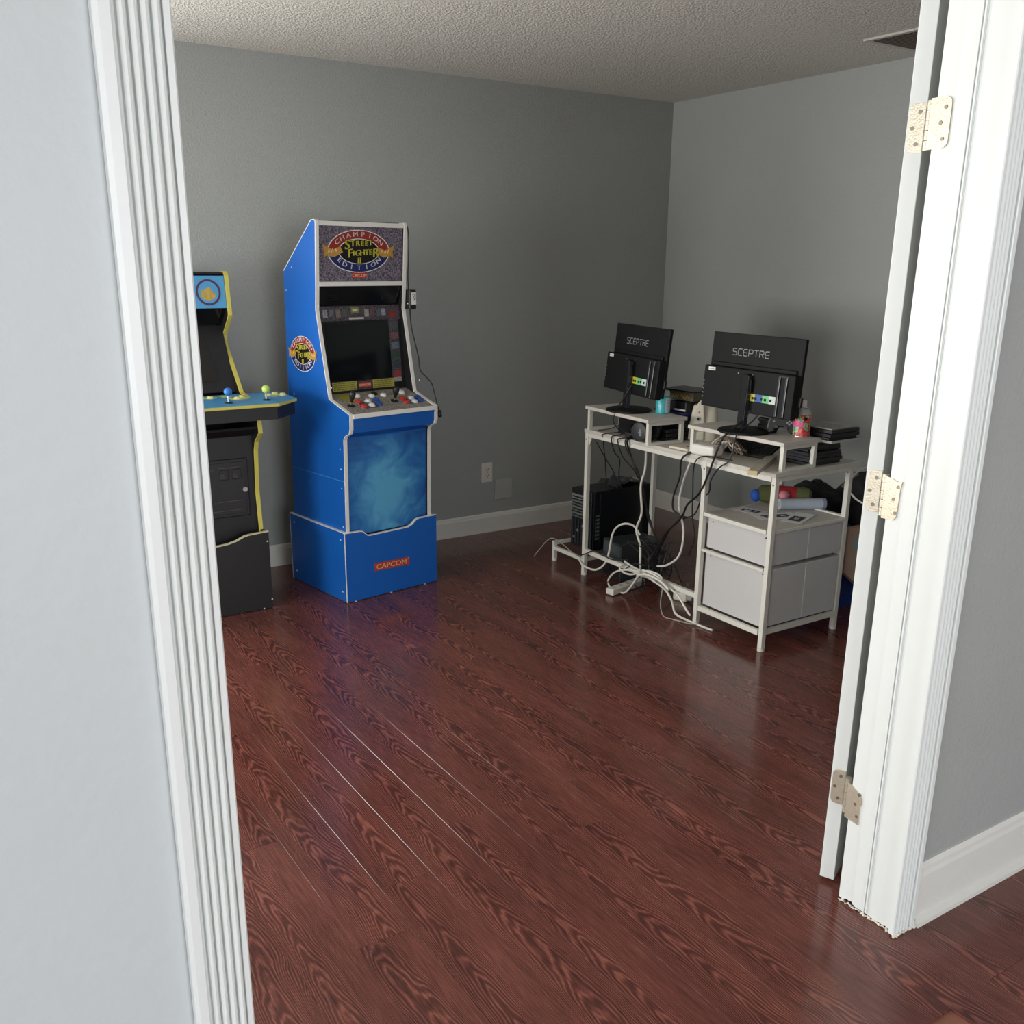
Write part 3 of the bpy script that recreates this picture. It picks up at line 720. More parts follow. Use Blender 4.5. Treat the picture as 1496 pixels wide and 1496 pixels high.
# ---- black cabinet with yellow edge strips, half hidden by the casing
m_yedge = mat('yellow_edge_strip', '#c9bd55', 0.4)
m_lblue = mat('light_blue_print', '#4b96c8', 0.4, noise=0.05, nscale=40)
m_maroon = mat('ring_maroon', '#4a2340', 0.4)
SX, SY, SW = -2.815, -0.605, 0.505
sim = thing('arcade_cabinet', 'black arcade cabinet with yellow edges and a light blue marquee, behind the left casing', 'arcade machine', (SX, SY, 0), 0)
sprof = [(0.045, 0.30), (0.068, 0.529), (0.050, 0.723), (0.032, 0.765), (-0.030, 0.812), (-0.022, 0.870), (0.0, 0.935), (0.195, 0.962), (0.372, 1.150), (0.386, 1.175), (0.384, 1.205), (0.300, 1.275), (0.282, 1.295), (0.300, 1.463), (0.312, 1.478), (0.345, 1.478), (0.50, 1.30), (0.52, 0.30)]
for u0 in (-SW, -0.017):
    sp = B().prism(sprof, 0, 0.017, side_M(u0)).build('side_panel', m_black, sim)
    B().ribbon(sprof[0:16], 0.005, -0.0008, 0.0178, M=side_M(u0)).build('edge_strip', m_yedge, sp, bevel=0.001)
ui0, ui1 = -SW+0.017, -0.017
slab('back_panel', m_black, (0.50, 0.31), (0.48, 1.29), 0.012, sim)
m0, m1 = (0.292, 1.325), (0.310, 1.462)
smq = slab('marquee', m_lblue, m0, m1, 0.008, sim)
slab('top_panel', m_black, (0.318, 1.470), (0.49, 1.295), -0.012, sim)
Ms = face_M(m0, m1); Ms.translation += Vector((0, -0.0005, 0))
b = B().prism(ell(-0.092, 0.068, 0.054, 0.056), 0, 0.0006); b.build('emblem_ring', m_maroon, smq, M=Ms)
b = B().prism(ell(-0.092, 0.068, 0.045, 0.047), 0.0006, 0.001); b.build('emblem_field', m_lblue, smq, M=Ms)
b = B().prism([(-.128, .055), (-.118, .040), (-.095, .030), (-.068, .040), (-.058, .058), (-.075, .072), (-.085, .092), (-.105, .082), (-.122, .078)], 0.001, 0.0014); b.build('emblem_patch', mat('print_mustard', '#b59a4a', 0.5, noise=0.4, nscale=90), smq, M=Ms)
slab('speaker_panel', m_blackg, (0.392, 1.250), (0.305, 1.322), 0.01, sim)
z0, z1 = (0.245, 0.962), (0.395, 1.245)
sbz = slab('bezel', m_black, z0, z1, 0.008, sim)
Mz = face_M(z0, z1); Mz.translation += Vector((0, -0.0004, 0.0003))
b = B().prism([(-0.42, 0.05), (-0.080, 0.05), (-0.115, 0.285), (-0.40, 0.285)], 0, 0.0012); b.build('screen', mat('dim_screen', '#1a1719', 0.25), sbz, M=Mz)
# wide control deck with chamfered corner
deckp = [(-0.68, -0.02), (-0.62, -0.115), (0.055, -0.112), (0.172, -0.008), (0.172, 0.215), (-0.68, 0.215)]
Mk = Matrix.Translation((0, 0, 0.948)) @ Matrix.Rotation(R(1.2), 4, 'X')
deck = B().prism(deckp, -0.012, 0, Mk).build('control_deck', m_yedge, sim, bevel=0.001)
B().prism([(x*0.997-0.001, y*0.985+0.002) for x, y in deckp], 0.0001, 0.001, Mk).build('deck_print', m_lblue, deck)
box_ = [(-0.66, 0.0), (-0.61, -0.105), (0.048, -0.102), (0.162, -0.004), (0.162, 0.20), (-0.66, 0.20)]
B().prism(box_, -0.068, -0.012, Mk).build('deck_box', m_black, sim)
m_lime = mat('ball_lime', '#b9d36a', 0.3); m_ballb = mat('ball_blue', '#2f74c0', 0.3)
m_chrome = mat('chrome_shaft', '#c9cbcc', 0.25, 0.9)
Mk2 = Mk @ Matrix.Translation((0, 0, 0.001))
joystick(0.033, -0.012, deck, Mk2, m_lime, 0.0175, m_chrome)
joystick(-0.135, -0.022, deck, Mk2, m_ballb, 0.0175, m_chrome)
b = B()
for (x, y, w_, h_) in ((0.115, 0.13, 0.045, 0.04), (-0.055, 0.09, 0.045, 0.035), (-0.17, 0.15, 0.04, 0.03), (-0.09, 0.17, 0.03, 0.03)):
    b.prism(ell(x, y, w_, h_, 14), 0, 0.0005)
b.build('deck_splash_print', mat('print_lime', '#c6cf6a', 0.45, noise=0.3, nscale=60), deck, M=Mk2)['kind'] = 'stuff'
for x, y in ((0.085, 0.115), (0.127, 0.144), (0.150, 0.105), (-0.065, 0.08), (-0.035, 0.115), (-0.165, 0.14)):
    B().lathe([(0.016, 0), (0.016, 0.003), (0.012, 0.005), (0.012, 0.009), (0.008, 0.010)], 14, Matrix.Translation((x, y, 0))).build('button', mat('button_cream', '#d9d49a', 0.35) if 'button_cream' not in bpy.data.materials else bpy.data.materials['button_cream'], deck, M=Mk2, smooth=True)
# front board with coin door
fb0, fb1 = (0.078, 0.30), (0.074, 0.80)
sfr = slab('front_board', m_black, fb0, fb1, 0.010, sim)
slab('deck_support', m_black, (0.06, 0.79), (-0.02, 0.83), 0.010, sim)
m_door = mat('coin_door_metal', '#232225', 0.4, 0.2, noise=0.1, nscale=90, bump=0.1, bscale=250)
cd = B().box(-0.200-0.14, -0.200+0.155, 0.066, 0.076, 0.430, 0.692).build('coin_door', m_door, sfr, bevel=0.008)
B().box(-0.200-0.125, -0.200+0.140, 0.063, 0.067, 0.445, 0.678).build('door_inset', m_door, cd, bevel=0.006)
m_line = mat('pressed_edge', '#55534f', 0.4, 0.3)
ed = B()
for (x0, x1, z0_, z1_) in ((-0.325, -0.195, 0.648, 0.650), (-0.18, -0.085, 0.655, 0.657), (-0.325, -0.195, 0.500, 0.5025), (-0.185, -0.080, 0.503, 0.5055), (-0.31, -0.08, 0.462, 0.464)):
    ed.box(x0, x1, 0.0612, 0.064, z0_, z1_)
ed.build('pressed_lines', m_line, cd)['kind'] = 'stuff'
for x in (-0.155, -0.098):
    cs = B().box(x-0.020, x+0.020, 0.058, 0.064, 0.602, 0.648).build('coin_slot', m_door, cd, bevel=0.003)
    n_ = B(); put_text(n_, '25', x-0.001, 0.618, 0.022, R(90) if x < -0.12 else R(90), 1, 0, 0.0)
    n_.v = [(p[0], 0.0575-p[2], p[1]) for p in n_.v]
    n_.build('coin_slot_mark', m_line, cd)['kind'] = 'stuff'
lk = B().cyl((-0.067, 0.052, 0.553), (-0.067, 0.064, 0.553), 0.011, n=16).build('lock', m_chrome, cd, smooth=False)
B().cyl((-0.067, 0.061, 0.553), (-0.067, 0.064, 0.553), 0.016, n=16).build('lock_collar', m_door, cd)

srs = thing('arcade_riser', 'black riser box with a curved cream top edge under the black arcade cabinet', 'riser', (SX, SY, 0), 0)
tl = [(-0.52, 0.360), (-0.43, 0.357), (-0.40, 0.350), (-0.36, 0.334), (-0.33, 0.328), (-0.22, 0.328), (-0.18, 0.332), (-0.145, 0.340), (-0.105, 0.357), (-0.085, 0.360), (0.003, 0.365)]
fp = B().prism([(-0.52, 0.004), (0.003, 0.004)]+tl[::-1], 0.0, 0.014, plane_M((0, 0, 0), (1, 0, 0), (0, 0, 1))).build('front_panel', m_black, srs)
B().ribbon(tl, 0.0045, -0.0006, 0.0146, M=plane_M((0, 0, 0), (1, 0, 0), (0, 0, 1))).build('edge_strip', mat('cream_edge', '#cfc9a8', 0.4), fp)
for u0 in (-0.52, -0.012):
    B().box(u0, u0+0.015, 0.0005, 0.49, 0.004, 0.362).build('side_panel', m_black, srs)
B().box(-0.505, -0.012, 0.0005, 0.48, 0.282, 0.2995).build('top_shelf', m_black, srs)
sb = B()
for x, z_ in ((-0.005, 0.32), (0.0, 0.045), (-0.040, 0.006)): sb.box(x-.003, x+.003, -0.0155, -0.0138, z_-.003, z_+.003)
sb.build('screw_caps', m_white_t, fp)['kind'] = 'stuff'
fb = B()
for u in (-0.46, -0.05):
    for v_ in (-0.006, 0.45): fb.cyl((u, v_, 0), (u, v_, 0.006 if v_ < 0 else 0.283), 0.006, n=8)
fb.build('glides', m_blackp, srs)['kind'] = 'stuff'

# ================================================================== DESK CORNER
m_desktop = mat('pale_woodgrain_top', '#c9c5bd', 0.5, noise=0.12, nscale=25)
m_frame = mat('white_steel_frame', '#dcdbd2', 0.4)
m_fabric = mat('grey_white_fabric', '#c9c9c9', 0.9, noise=0.06, nscale=140, bump=0.25, bscale=500)
m_wcable = mat('white_cable', '#dedcd3', 0.45)
m_kcable = mat('black_cable', '#151515', 0.5)
m_greyp = mat('pale_grey_plastic', '#aeb1ad', 0.45)
m_gcable = mat('grey_cable', '#a39f96', 0.5)

DX0, DX1, DY0, DY1, DZ = -1.300, -0.800, -2.176, -0.940, 0.750
desk = thing('desk', 'white metal-frame desk with a pale top and fabric drawers, near the right wall', 'desk', (-1.05, -1.56, 0), 0)
def db(): return B()
def dpart(b, name, mt, parent=None, **k): return b.build(name, mt, parent or desk, world=desk, **k)
dpart(db().box(DX0, DX1, DY0, DY1, DZ-0.018, DZ), 'desktop', m_desktop, bevel=0.0015)
legs = {'fl': (-1.287, -0.957), 'fm': (-1.287, -1.782), 'fr': (-1.280, -2.160), 'br': (-0.815, -2.142), 'bm': (-0.815, -1.782), 'bl': (-0.850, -0.957)}
for nm, (x, y) in legs.items():
    h_ = 0.011
    o = dpart(db().box(x-h_, x+h_, y-h_, y+h_, 0.012, DZ-0.018), 'leg', m_frame, bevel=0.0015)
    dpart(db().cyl((x, y, 0), (x, y, 0.016), 0.015, n=14), 'foot', m_frame, o)
    dpart(db().cyl((x-0.0125, y, 0.70), (x-0.010, y, 0.70), 0.004, n=8), 'bolt', m_screw, o)
def rail(p0, p1, h_=0.022, w_=0.018, name='rail'):
    p0 = Vector(p0); p1 = Vector(p1); d = p1-p0
    if abs(d.x) > abs(d.y): b = db().box(min(p0.x, p1.x), max(p0.x, p1.x), p0.y-w_/2, p0.y+w_/2, p0.z-h_, p0.z)
    else: b = db().box(p0.x-w_/2, p0.x+w_/2, min(p0.y, p1.y), max(p0.y, p1.y), p0.z-h_, p0.z)
    return dpart(b, name, m_frame, bevel=0.0012)
for x in (-1.287, -0.815):
    rail((x, -0.968, DZ-0.018), (x, -2.150, DZ-0.018), 0.020)
for y in (-0.957, -2.155): rail((-1.276, y, DZ-0.018), (-0.826, y, DZ-0.018), 0.020)
rail((-1.287, -0.968, 0.140), (-1.287, -1.771, 0.140), 0.022, 0.020)
for y in (-1.782, -2.152): rail((-1.276, y, 0.088), (-0.826, y, 0.088))
for x in (-1.285, -0.815):
    rail((x, -1.793, 0.088), (x, -2.145, 0.088))
    rail((x, -1.793, 0.350), (x, -2.145, 0.350), 0.012)
    rail((x, -1.793, 0.512), (x, -2.145, 0.512), 0.016)
for y in (-1.782, -2.152): rail((-1.276, y, 0.506), (-0.826, y, 0.506), 0.012, 0.012)
# corner braces under the top
for (x, y, s) in ((-1.287, -0.968, -1), (-1.287, -1.771, 1)):
    dpart(db().prism([(y, DZ-0.040), (y+s*0.020, DZ-0.040), (y, DZ-0.085)], x-0.003, x+0.003, Matrix(((0, 0, 1, 0), (1, 0, 0, 0), (0, 1, 0, 0), (0, 0, 0, 1)))), 'corner_brace', m_frame)
dpart(db().box(-1.276, -0.826, -2.146, -1.790, 0.499, 0.506), 'shelf', m_desktop)
# fabric drawers
for (z0, z1) in ((0.356, 0.493), (0.094, 0.340)):
    dr = dpart(db().box(-1.272, -0.832, -2.150, -1.798, z0, z1), 'drawer', m_fabric, bevel=0.004)
    dpart(db().box(-1.041, -1.036, -2.1515, -2.1495, z0+0.004, z1-0.004), 'seam', mat('seam_thread', '#dededc', 0.8) if 'seam_thread' not in bpy.data.materials else bpy.data.materials['seam_thread'], dr)
    dpart(db().box(-0.836, -0.829, -2.02, -1.93, (z0+z1)/2-0.012, (z0+z1)/2+0.012), 'pull_tab', m_fabric, dr)
    for y in (-1.83, -2.13):
        dpart(db().cyl((-1.2735, y, z1-0.018), (-1.271, y, z1-0.018), 0.0035, n=8), 'eyelet', m_dark, dr)
# low stand for the computer, beyond the left leg
for (x, y) in ((-1.272, -0.673), (-0.850, -0.673)):
    o = dpart(db().box(x-0.010, x+0.010, y-0.010, y+0.010, 0.012, 0.107), 'stand_leg', m_frame, bevel=0.0012)
    dpart(db().cyl((x, y, 0), (x, y, 0.014), 0.014, n=14), 'foot', m_frame, o)
rail((-1.262, -0.673, 0.106), (-0.860, -0.673, 0.106), 0.018, 0.016, 'stand_rail')
rail((-1.276, -0.957, 0.090), (-0.861, -0.957, 0.090), 0.018, 0.016, 'stand_rail')
rail((-1.275, -0.683, 0.082), (-1.275, -0.946, 0.082), 0.020, 0.016, 'stand_rail')
rail((-0.850, -0.683, 0.082), (-0.850, -0.946, 0.082), 0.020, 0.016, 'stand_rail')

# ---- monitor risers
def riser(loc, rotz, ln, label):
    t = thing('monitor_riser', label, 'monitor stand', loc, rotz, None)
    hw = ln/2; hd_ = 0.100
    B().box(-hw-0.008, hw+0.008, -hd_-0.010, hd_+0.010, 0.101, 0.117).build('top', m_desktop, t, bevel=0.0015)
    for sx in (-1, 1):
        for sy in (-1, 1):
            x, y = sx*(hw-0.009), sy*(hd_-0.009)
            B().box(x-0.009, x+0.009, y-0.009, y+0.009, 0, 0.101).build('leg', m_frame, t, bevel=0.001)
        x = sx*(hw-0.009)
        B().box(x-0.009, x+0.009, -hd_+0.018, hd_-0.018, 0, 0.012).build('foot_rail', m_frame, t)
        B().box(x-0.009, x+0.009, -hd_+0.018, hd_-0.018, 0.087, 0.101).build('top_rail', m_frame, t)
    return t
riser((-1.222, -1.222, DZ), R(-94.0), 0.492, 'white monitor riser on the left of the desk, under the narrower-looking monitor')
riser((-1.165, -1.910, DZ), R(-88.6), 0.512, 'white monitor riser on the right of the desk, under the wider-looking monitor')
RZ = DZ+0.117

# ---- monitors, seen from behind
m_monblk = mat('monitor_black', '#0c0d0f', 0.62, spec=0.3, noise=0.12, nscale=60)
m_monglos = mat('monitor_gloss_rib', '#33363c', 0.2)
m_logo = mat('grey_logo', '#8e9196', 0.4)
def stroke_word(b, x0, y0, h_, wd, gap, th):
    L_ = {'S': [[(1, 1), (.15, 1), (0, .85), (.05, .55), (.9, .50), (1, .4), (1, .12), (.85, 0), (0, 0)]],
          'C': [[(1, 1), (.2, 1), (0, .8), (0, .2), (.2, 0), (1, 0)]],
          'E': [[(1, 1), (.2, 1), (0, .8), (0, .2), (.2, 0), (1, 0)], [(.05, .5), (.95, .5)]],
          'P': [[(0, 0), (0, 1), (.85, 1), (1, .85), (1, .58), (.85, .45), (.1, .45)]],
          'T': [[(-.05, 1), (1.05, 1)], [(.5, 1), (.5, 0)]],
          'R': [[(0, 0), (0, 1), (.85, 1), (1, .85), (1, .62), (.85, .5), (.1, .5)], [(.55, .5), (1, 0)]]}
    x = x0
    for i, ch in enumerate('SCEPTRE'):
        for ln in L_[ch]:
            b.ribbon([(x+p[0]*wd, y0+p[1]*h_) for p in ln], th, 0, 0.0006)
        x += wd+gap
def monitor(base, yaw, tilt, top, label, ports):
    t = thing('monitor', label, 'monitor', (base[0], base[1], RZ), R(-90)+yaw)
    B().lathe([(0.104, 0), (0.108, 0.004), (0.106, 0.009), (0.094, 0.013), (0.03, 0.016), (0.028, 0.016)], 40).build('stand_base', m_blackg if False else m_monblk, t, smooth=True)
    inv = t.matrix_basis.inverted()
    tp = inv @ Vector(top)
    Mt = Matrix.Translation(tp) @ Matrix.Rotation(-tilt, 4, 'X')
    w2 = 0.255
    # x right, y away from us (towards the screen side), z down from the top edge
    B().box(-w2, w2, 0.0, 0.016, -0.305, 0.0, Mt).build('panel', m_monblk, t, bevel=0.003)
    B().box(-w2+0.012, w2-0.012, 0.0161, 0.0172, -0.292, -0.012, Mt).build('screen', m_screen, t)
    chin = B().box(-w2, w2, -0.032, -0.0005, -0.313, -0.140, Mt).build('rear_housing', m_monblk, t, bevel=0.004)
    B().box(-w2+0.02, w2-0.02, -0.010, -0.0004, -0.140, -0.122, Mt).build('shoulder', m_monblk, t, bevel=0.004)
    b = B(); stroke_word(b, -w2+0.125, -0.088, 0.026, 0.022, 0.0085, 0.0032)
    b.build('logo_lettering', m_logo, t, M=Mt @ plane_M((0, -0.0005, 0), (1, 0, 0), (0, 0, 1)))['kind'] = 'stuff'
    B().box(-w2+0.026, -w2+0.066, -0.0328, -0.0318, -0.160, -0.146, Mt).build('label_sticker', m_pwhite, chin)
    b = B()
    x = -w2+0.031
    while x < -w2+0.06:
        b.box(x, x+0.004, -0.0334, -0.0327, -0.155, -0.151, Mt); x += 0.006
    b.build('label_marks', m_logo, chin)['kind'] = 'stuff'
    for i in range(5):
        c_ = Mt @ Vector((-w2+0.006, -0.0325, -0.205-i*0.017))
        B().ball(c_, 0.0035, 8, 6).build('button', m_logo, chin)
    # port recess with a striped sticker
    px0 = -w2+0.512*0.56
    for i, (x0, x1, mt) in enumerate(ports):
        B().box(px0+x0, px0+x1, -0.0332, -0.0318, -0.262, -0.232, Mt).build('port_sticker', mt, chin)
    for x in (0.014, 0.030, 0.062, 0.082, 0.112):
        B().box(px0+x-0.005, px0+x+0.005, -0.0362, -0.0330, -0.254, -0.244, Mt).build('socket', m_dark, chin, bevel=0.001)
    # upright ribs at the right end
    for x in (w2-0.078, w2-0.040):
        B().box(x-0.006, x+0.006, -0.038, -0.0318, -0.308, -0.150, Mt).build('rib', m_monglos, chin, bevel=0.002)
    B().box(w2-0.084, w2-0.034, -0.036, -0.0318, -0.153, -0.147, Mt).build('rib_cap', m_monglos, chin, bevel=0.001)
    B().box(w2-0.0005, w2+0.012, 0.0005, 0.014, -0.262, -0.222, Mt).build('side_knob', m_blackp, t, bevel=0.002)
    for (x, z) in ((-0.05, -0.158), (0.03, -0.158)):
        B().cyl(Mt @ Vector((x, -0.0345, z)), Mt @ Vector((x, -0.031, z)), 0.004, n=8).build('screw', m_screw, chin)
    # stand column
    y0 = tp.y-0.032-0.24*math.sin(tilt)-0.034
    col = B().box(-0.022, 0.012, y0+0.004, y0+0.030, 0.010, 0.235, Matrix(((1, 0, 0, 0), (0, 1, 0.06, -0.004), (0, 0, 1, 0), (0, 0, 0, 1)))).build('stand_column', m_monblk, t, bevel=0.004)
    B().box(0.0125, 0.0165, y0+0.006, y0+0.026, 0.014, 0.230, Matrix(((1, 0, 0, 0), (0, 1, 0.06, -0.004), (0, 0, 1, 0), (0, 0, 0, 1)))).build('column_highlight', m_monglos, col)  # lighter strip paints the highlight along the column's right edge
    B().box(-0.035, 0.025, y0+0.022, tp.y-0.030+0.02, 0.165, 0.215).build('mount', m_monblk, col)
    return t, Mt
m_py = mat('port_yellow', '#c9c23c', 0.4); m_pg = mat('port_green', '#6fc98c', 0.4); m_pb = mat('port_blue', '#2e63a8', 0.4); m_pw = mat('port_pale', '#cfdad6', 0.4)
monitor((-1.241, -1.200), R(-11.7), R(6.1), (-1.174, -1.196, 1.254), 'black monitor turned slightly away, leftmost of the two seen from behind on the desk',
        ((0, 0.045, m_py), (0.045, 0.090, m_pg), (0.090, 0.130, m_pw)))
monitor((-1.207, -1.903), R(-1.2), R(3.8), (-1.152, -1.888, 1.255), 'black monitor squarely facing away, rightmost of the two seen from behind on the desk',
        ((0, 0.024, m_py), (0.024, 0.065, m_pb), (0.065, 0.102, m_pg), (0.102, 0.138, m_pw)))

# ---- things on the left riser and behind it
t = thing('wipes_canister', 'teal plastic canister with a white label on the left monitor riser', 'canister', (-1.150, -1.335, RZ), R(-22))
B().lathe([(0.030, 0), (0.033, 0.003), (0.033, 0.075), (0.030, 0.080), (0.029, 0.081)], 24).build('body', mat('teal_plastic', '#3fb4bf', 0.25), t, smooth=True)
B().lathe([(0.029, 0.081), (0.030, 0.084), (0.029, 0.100), (0.025, 0.104), (0.010, 0.105)], 24).build('lid', mat('pale_lid', '#bcd0d2', 0.35), t, smooth=True)
lw = B(); n = 10
vv = [(0.0336*math.cos(R(a)), 0.0336*math.sin(R(a))) for a in [-50+100*i/n for i in range(n+1)]]
lw.add([(x, y, 0.006) for x, y in vv]+[(x, y, 0.074) for x, y in vv], [(i, i+1, n+2+i, n+1+i) for i in range(n)])
lab = lw.build('label', mat('canister_label', '#c5d2dc', 0.5), t, M=Matrix.Rotation(R(-40), 4, 'Z'))
for i in range(4):
    n2 = 6; vv = [(0.0339*math.cos(R(a)), 0.0339*math.sin(R(a))) for a in [-40+(50+12*(i % 2))*k/n2 for k in range(n2+1)]]
    z = 0.06-i*0.013
    B().add([(x, y, z) for x, y in vv]+[(x, y, z+0.003) for x, y in vv], [(k, k+1, n2+2+k, n2+1+k) for k in range(n2)]).build('label_line', m_greyp, lab)

def flatbox(name, label, cat, loc, rotz, sx, sy, sz, mt, group=None, edge=None, bev=0.003):
    t = thing(name, label, cat, loc, rotz, group)
    b = B().box(-sx/2, sx/2, -sy/2, sy/2, 0, sz).build('case', mt, t, bevel=bev)
    if edge:
        B().box(-sx/2+0.006, sx/2-0.006, -sy/2-0.0008, -sy/2+0.002, sz*0.25, sz*0.75).build('front_stripe', edge, t)
    return t
m_olbox = mat('olive_carton', '#5a5644', 0.5, noise=0.5, nscale=60)
m_bluef = mat('dark_blue_plastic', '#27306b', 0.35)
m_book = mat('black_case', '#18181b', 0.35, noise=0.15, nscale=50)
sx_, sy_ = 0.19, 0.17
zc = DZ
bk = [('game_case', 0.024, m_book), ('game_case', 0.022, m_book), ('game_case', 0.024, m_book), ('game_case', 0.026, m_book)]
pos_words = ['lowest', 'second from bottom', 'third from bottom', 'fourth from bottom']
for i, (nm, hgt, mt) in enumerate(bk):
    flatbox(nm, 'thin black case, %s in the mixed stack between the monitors' % pos_words[i], 'case', (-0.985+random.uniform(-.006, .006), -1.315+random.uniform(-.006, .006), zc), R(-90+random.uniform(-3, 3)), sx_, sy_, hgt-0.001, mt, 'black cases in the mixed stack', m_monglos if i == 2 else None)
    zc += hgt
flatbox('plastic_folder', 'dark blue plastic folder in the mixed stack behind the teal canister', 'folder', (-1.000, -1.300, zc), R(-92), 0.20, 0.17, 0.022, m_bluef, None, None); zc += 0.023
t = flatbox('black_box', 'black box with a grey top corner, above the blue folder in the mixed stack', 'box', (-0.995, -1.305, zc), R(-88), 0.185, 0.15, 0.050, m_book)
B().box(-0.088, 0.0, -0.0757, -0.02, 0.0502, 0.0522).build('grey_sheet', m_greyp, t)
B().box(0.02, 0.09, -0.0765, -0.0752, 0.006, 0.014).build('white_strip', m_pwhite, t)
zc += 0.0535
t = thing('carton', 'flat olive carton with faded yellow print on top of the mixed stack', 'carton', (-0.985, -1.325, zc), R(-86))
B().box(-0.10, 0.10, -0.075, 0.075, 0, 0.040).build('body', m_olbox, t, bevel=0.002)
b = B()
for i in range(5):
    b.ribbon([(-0.085+i*0.034, 0.008+0.004*(i % 2)), (-0.075+i*0.034, 0.028), (-0.065+i*0.034, 0.012), (-0.058+i*0.034, 0.026)], 0.003, 0, 0.0005)
b.build('faded_print', m_gold, t, M=plane_M((0, -0.0752, 0), (1, 0, 0), (0, 0, 1)))['kind'] = 'stuff'
B().box(-0.101, 0.101, -0.076, 0.076, 0.0402, 0.046).build('lid', m_book, t)

# under the left riser
flatbox('black_drive_box', 'black oblong drive box under the left monitor riser', 'box', (-1.190, -1.200, DZ), R(-92), 0.15, 0.10, 0.085, m_book)
flatbox('cable_box', 'small matt black switch box with cables at the front edge under the left riser', 'switch box', (-1.262, -1.270, DZ), R(-80), 0.075, 0.045, 0.026, m_blackp)
cases_r = []
zc = DZ
for i in range(3):
    flatbox('disc_case', 'thin black disc case, %s of three in the right end of the left riser' % ['bottom', 'middle', 'top'][i], 'case', (-1.135, -1.395+0.004*i, zc), R(-94+2*i), 0.085, 0.13, 0.018, m_book, 'disc cases under the left riser'); zc += 0.019
t = thing('headset', 'dark grey round headset with a pale logo under the left monitor riser', 'headset', (-1.300, -1.372, DZ), R(-80))
Mh = plane_M((0, 0, 0.048), (1, 0, 0), (0, 0, 1))
m_cup = mat('cup_grey', '#2f3034', 0.5)
def disc(z0, z1, r0, r1, nm, mt, par=t):
    return B().lathe([(r0*0.9, z0), (r0, z0+0.003), (r1, z1-0.003), (r1*0.86, z1)], 32, Mh).build(nm, mt, par, smooth=True)
cup = disc(0.0, 0.026, 0.047, 0.044, 'ear_cup', m_cup)
b = B()
for i, a in enumerate((-14, 0, 14)):
    b.ribbon([(0.010+0.004*i-0.008, 0.016-i*0.001), (0.012+0.004*i-0.008, -0.016)], 0.003, 0, 0.0005, M=Mh @ Matrix.Translation((0.004, 0, 0.0262)))
b.ribbon([(-.006, .0), (.016, .0)], 0.003, 0, 0.0005, M=Mh @ Matrix.Translation((0.004, 0, 0.0262)))
b.build('cup_logo', m_logo, cup)['kind'] = 'stuff'
disc(-0.020, 0.0, 0.043, 0.045, 'ear_cushion', m_blackp)
disc(-0.095, -0.072, 0.043, 0.045, 'ear_cushion', m_blackp)
disc(-0.072, -0.060, 0.045, 0.047, 'ear_cup', m_cup)
b = B().tube([Mh @ Vector((-0.040, 0.0, 0.012)), Mh @ Vector((-0.075, 0.01, -0.01)), Mh @ Vector((-0.090, 0.012, -0.035)), Mh @ Vector((-0.075, 0.01, -0.06)), Mh @ Vector((-0.040, 0.0, -0.078))], 0.006, 8)
b.build('headband', m_blackp, t)
t = thing('white_tile', 'flat cream plastic plate lying on the desktop between the two risers', 'plate', (-1.235, -1.592, DZ), R(-86))
B().box(-0.055, 0.055, -0.045, 0.045, 0, 0.010).build('plate', mat('cream_plastic', '#d8d0bf', 0.45), t, bevel=0.002)
B().cyl((0.012, 0.004, 0.0098), (0.012, 0.004, 0.0112), 0.006, n=12).build('dark_hole', m_dark, t)

# cream computer speaker with a peaked top
t = thing('desktop_speaker', 'cream plastic computer speaker with a peaked top, beside the right riser', 'speaker', (-1.005, -1.462, DZ), R(-48))
m_crm = mat('old_cream_plastic', '#d6d0c0', 0.45, noise=0.05, nscale=20)
secs = [(0.0, .062, .048, 0), (0.012, .065, .050, 0), (0.06, .064, .050, 0), (0.10, .062, .046, .002), (0.135, .057, .042, .006), (0.152, .054, .038, .008), (0.160, .048, .032, .010)]
n = 28; v = []; f = []
for z, rx, ry, oy in secs:
    for k in range(n):
        a = 2*math.pi*k/n; c_, s_ = math.cos(a), math.sin(a)
        v.append((rx*math.copysign(abs(c_)**.6, c_), oy+ry*math.copysign(abs(s_)**.6, s_), z))
for j in range(len(secs)-1):
    for k in range(n): f.append((j*n+k, j*n+(k+1) % n, (j+1)*n+(k+1) % n, (j+1)*n+k))
f += [tuple(range(n-1, -1, -1)), tuple((len(secs)-1)*n+k for k in range(n))]
bod = B().add(v, f).build('body', m_crm, t, smooth=True)
fin = [(-0.066, 0.004), (0.006, 0.004), (0.004, 0.10), (0.000, 0.150), (-0.003, 0.184), (-0.008, 0.192), (-0.015, 0.190), (-0.028, 0.176), (-0.042, 0.152), (-0.054, 0.120), (-0.062, 0.080)]
B().prism(fin, 0, 0.016, plane_M((0, -0.045, 0), (1, 0, 0), (0, 0, 1))).build('front_fin', m_crm, t, bevel=0.005)
Mg = plane_M((-0.024, -0.0612, 0.104), (1, 0, 0), (0, 0, 1))
kn = B().lathe([(0.011, 0), (0.011, 0.004), (0.008, 0.006)], 18, Mg).build('dial_ring', m_greyp, t, smooth=True)
B().lathe([(0.006, 0.004), (0.006, 0.0068)], 14, Mg).build('dial_eye', m_dark, kn)
B().cyl((-0.022, -0.0628, 0.134), (-0.022, -0.060, 0.134), 0.0025, n=8).build('indicator', m_dark, t)

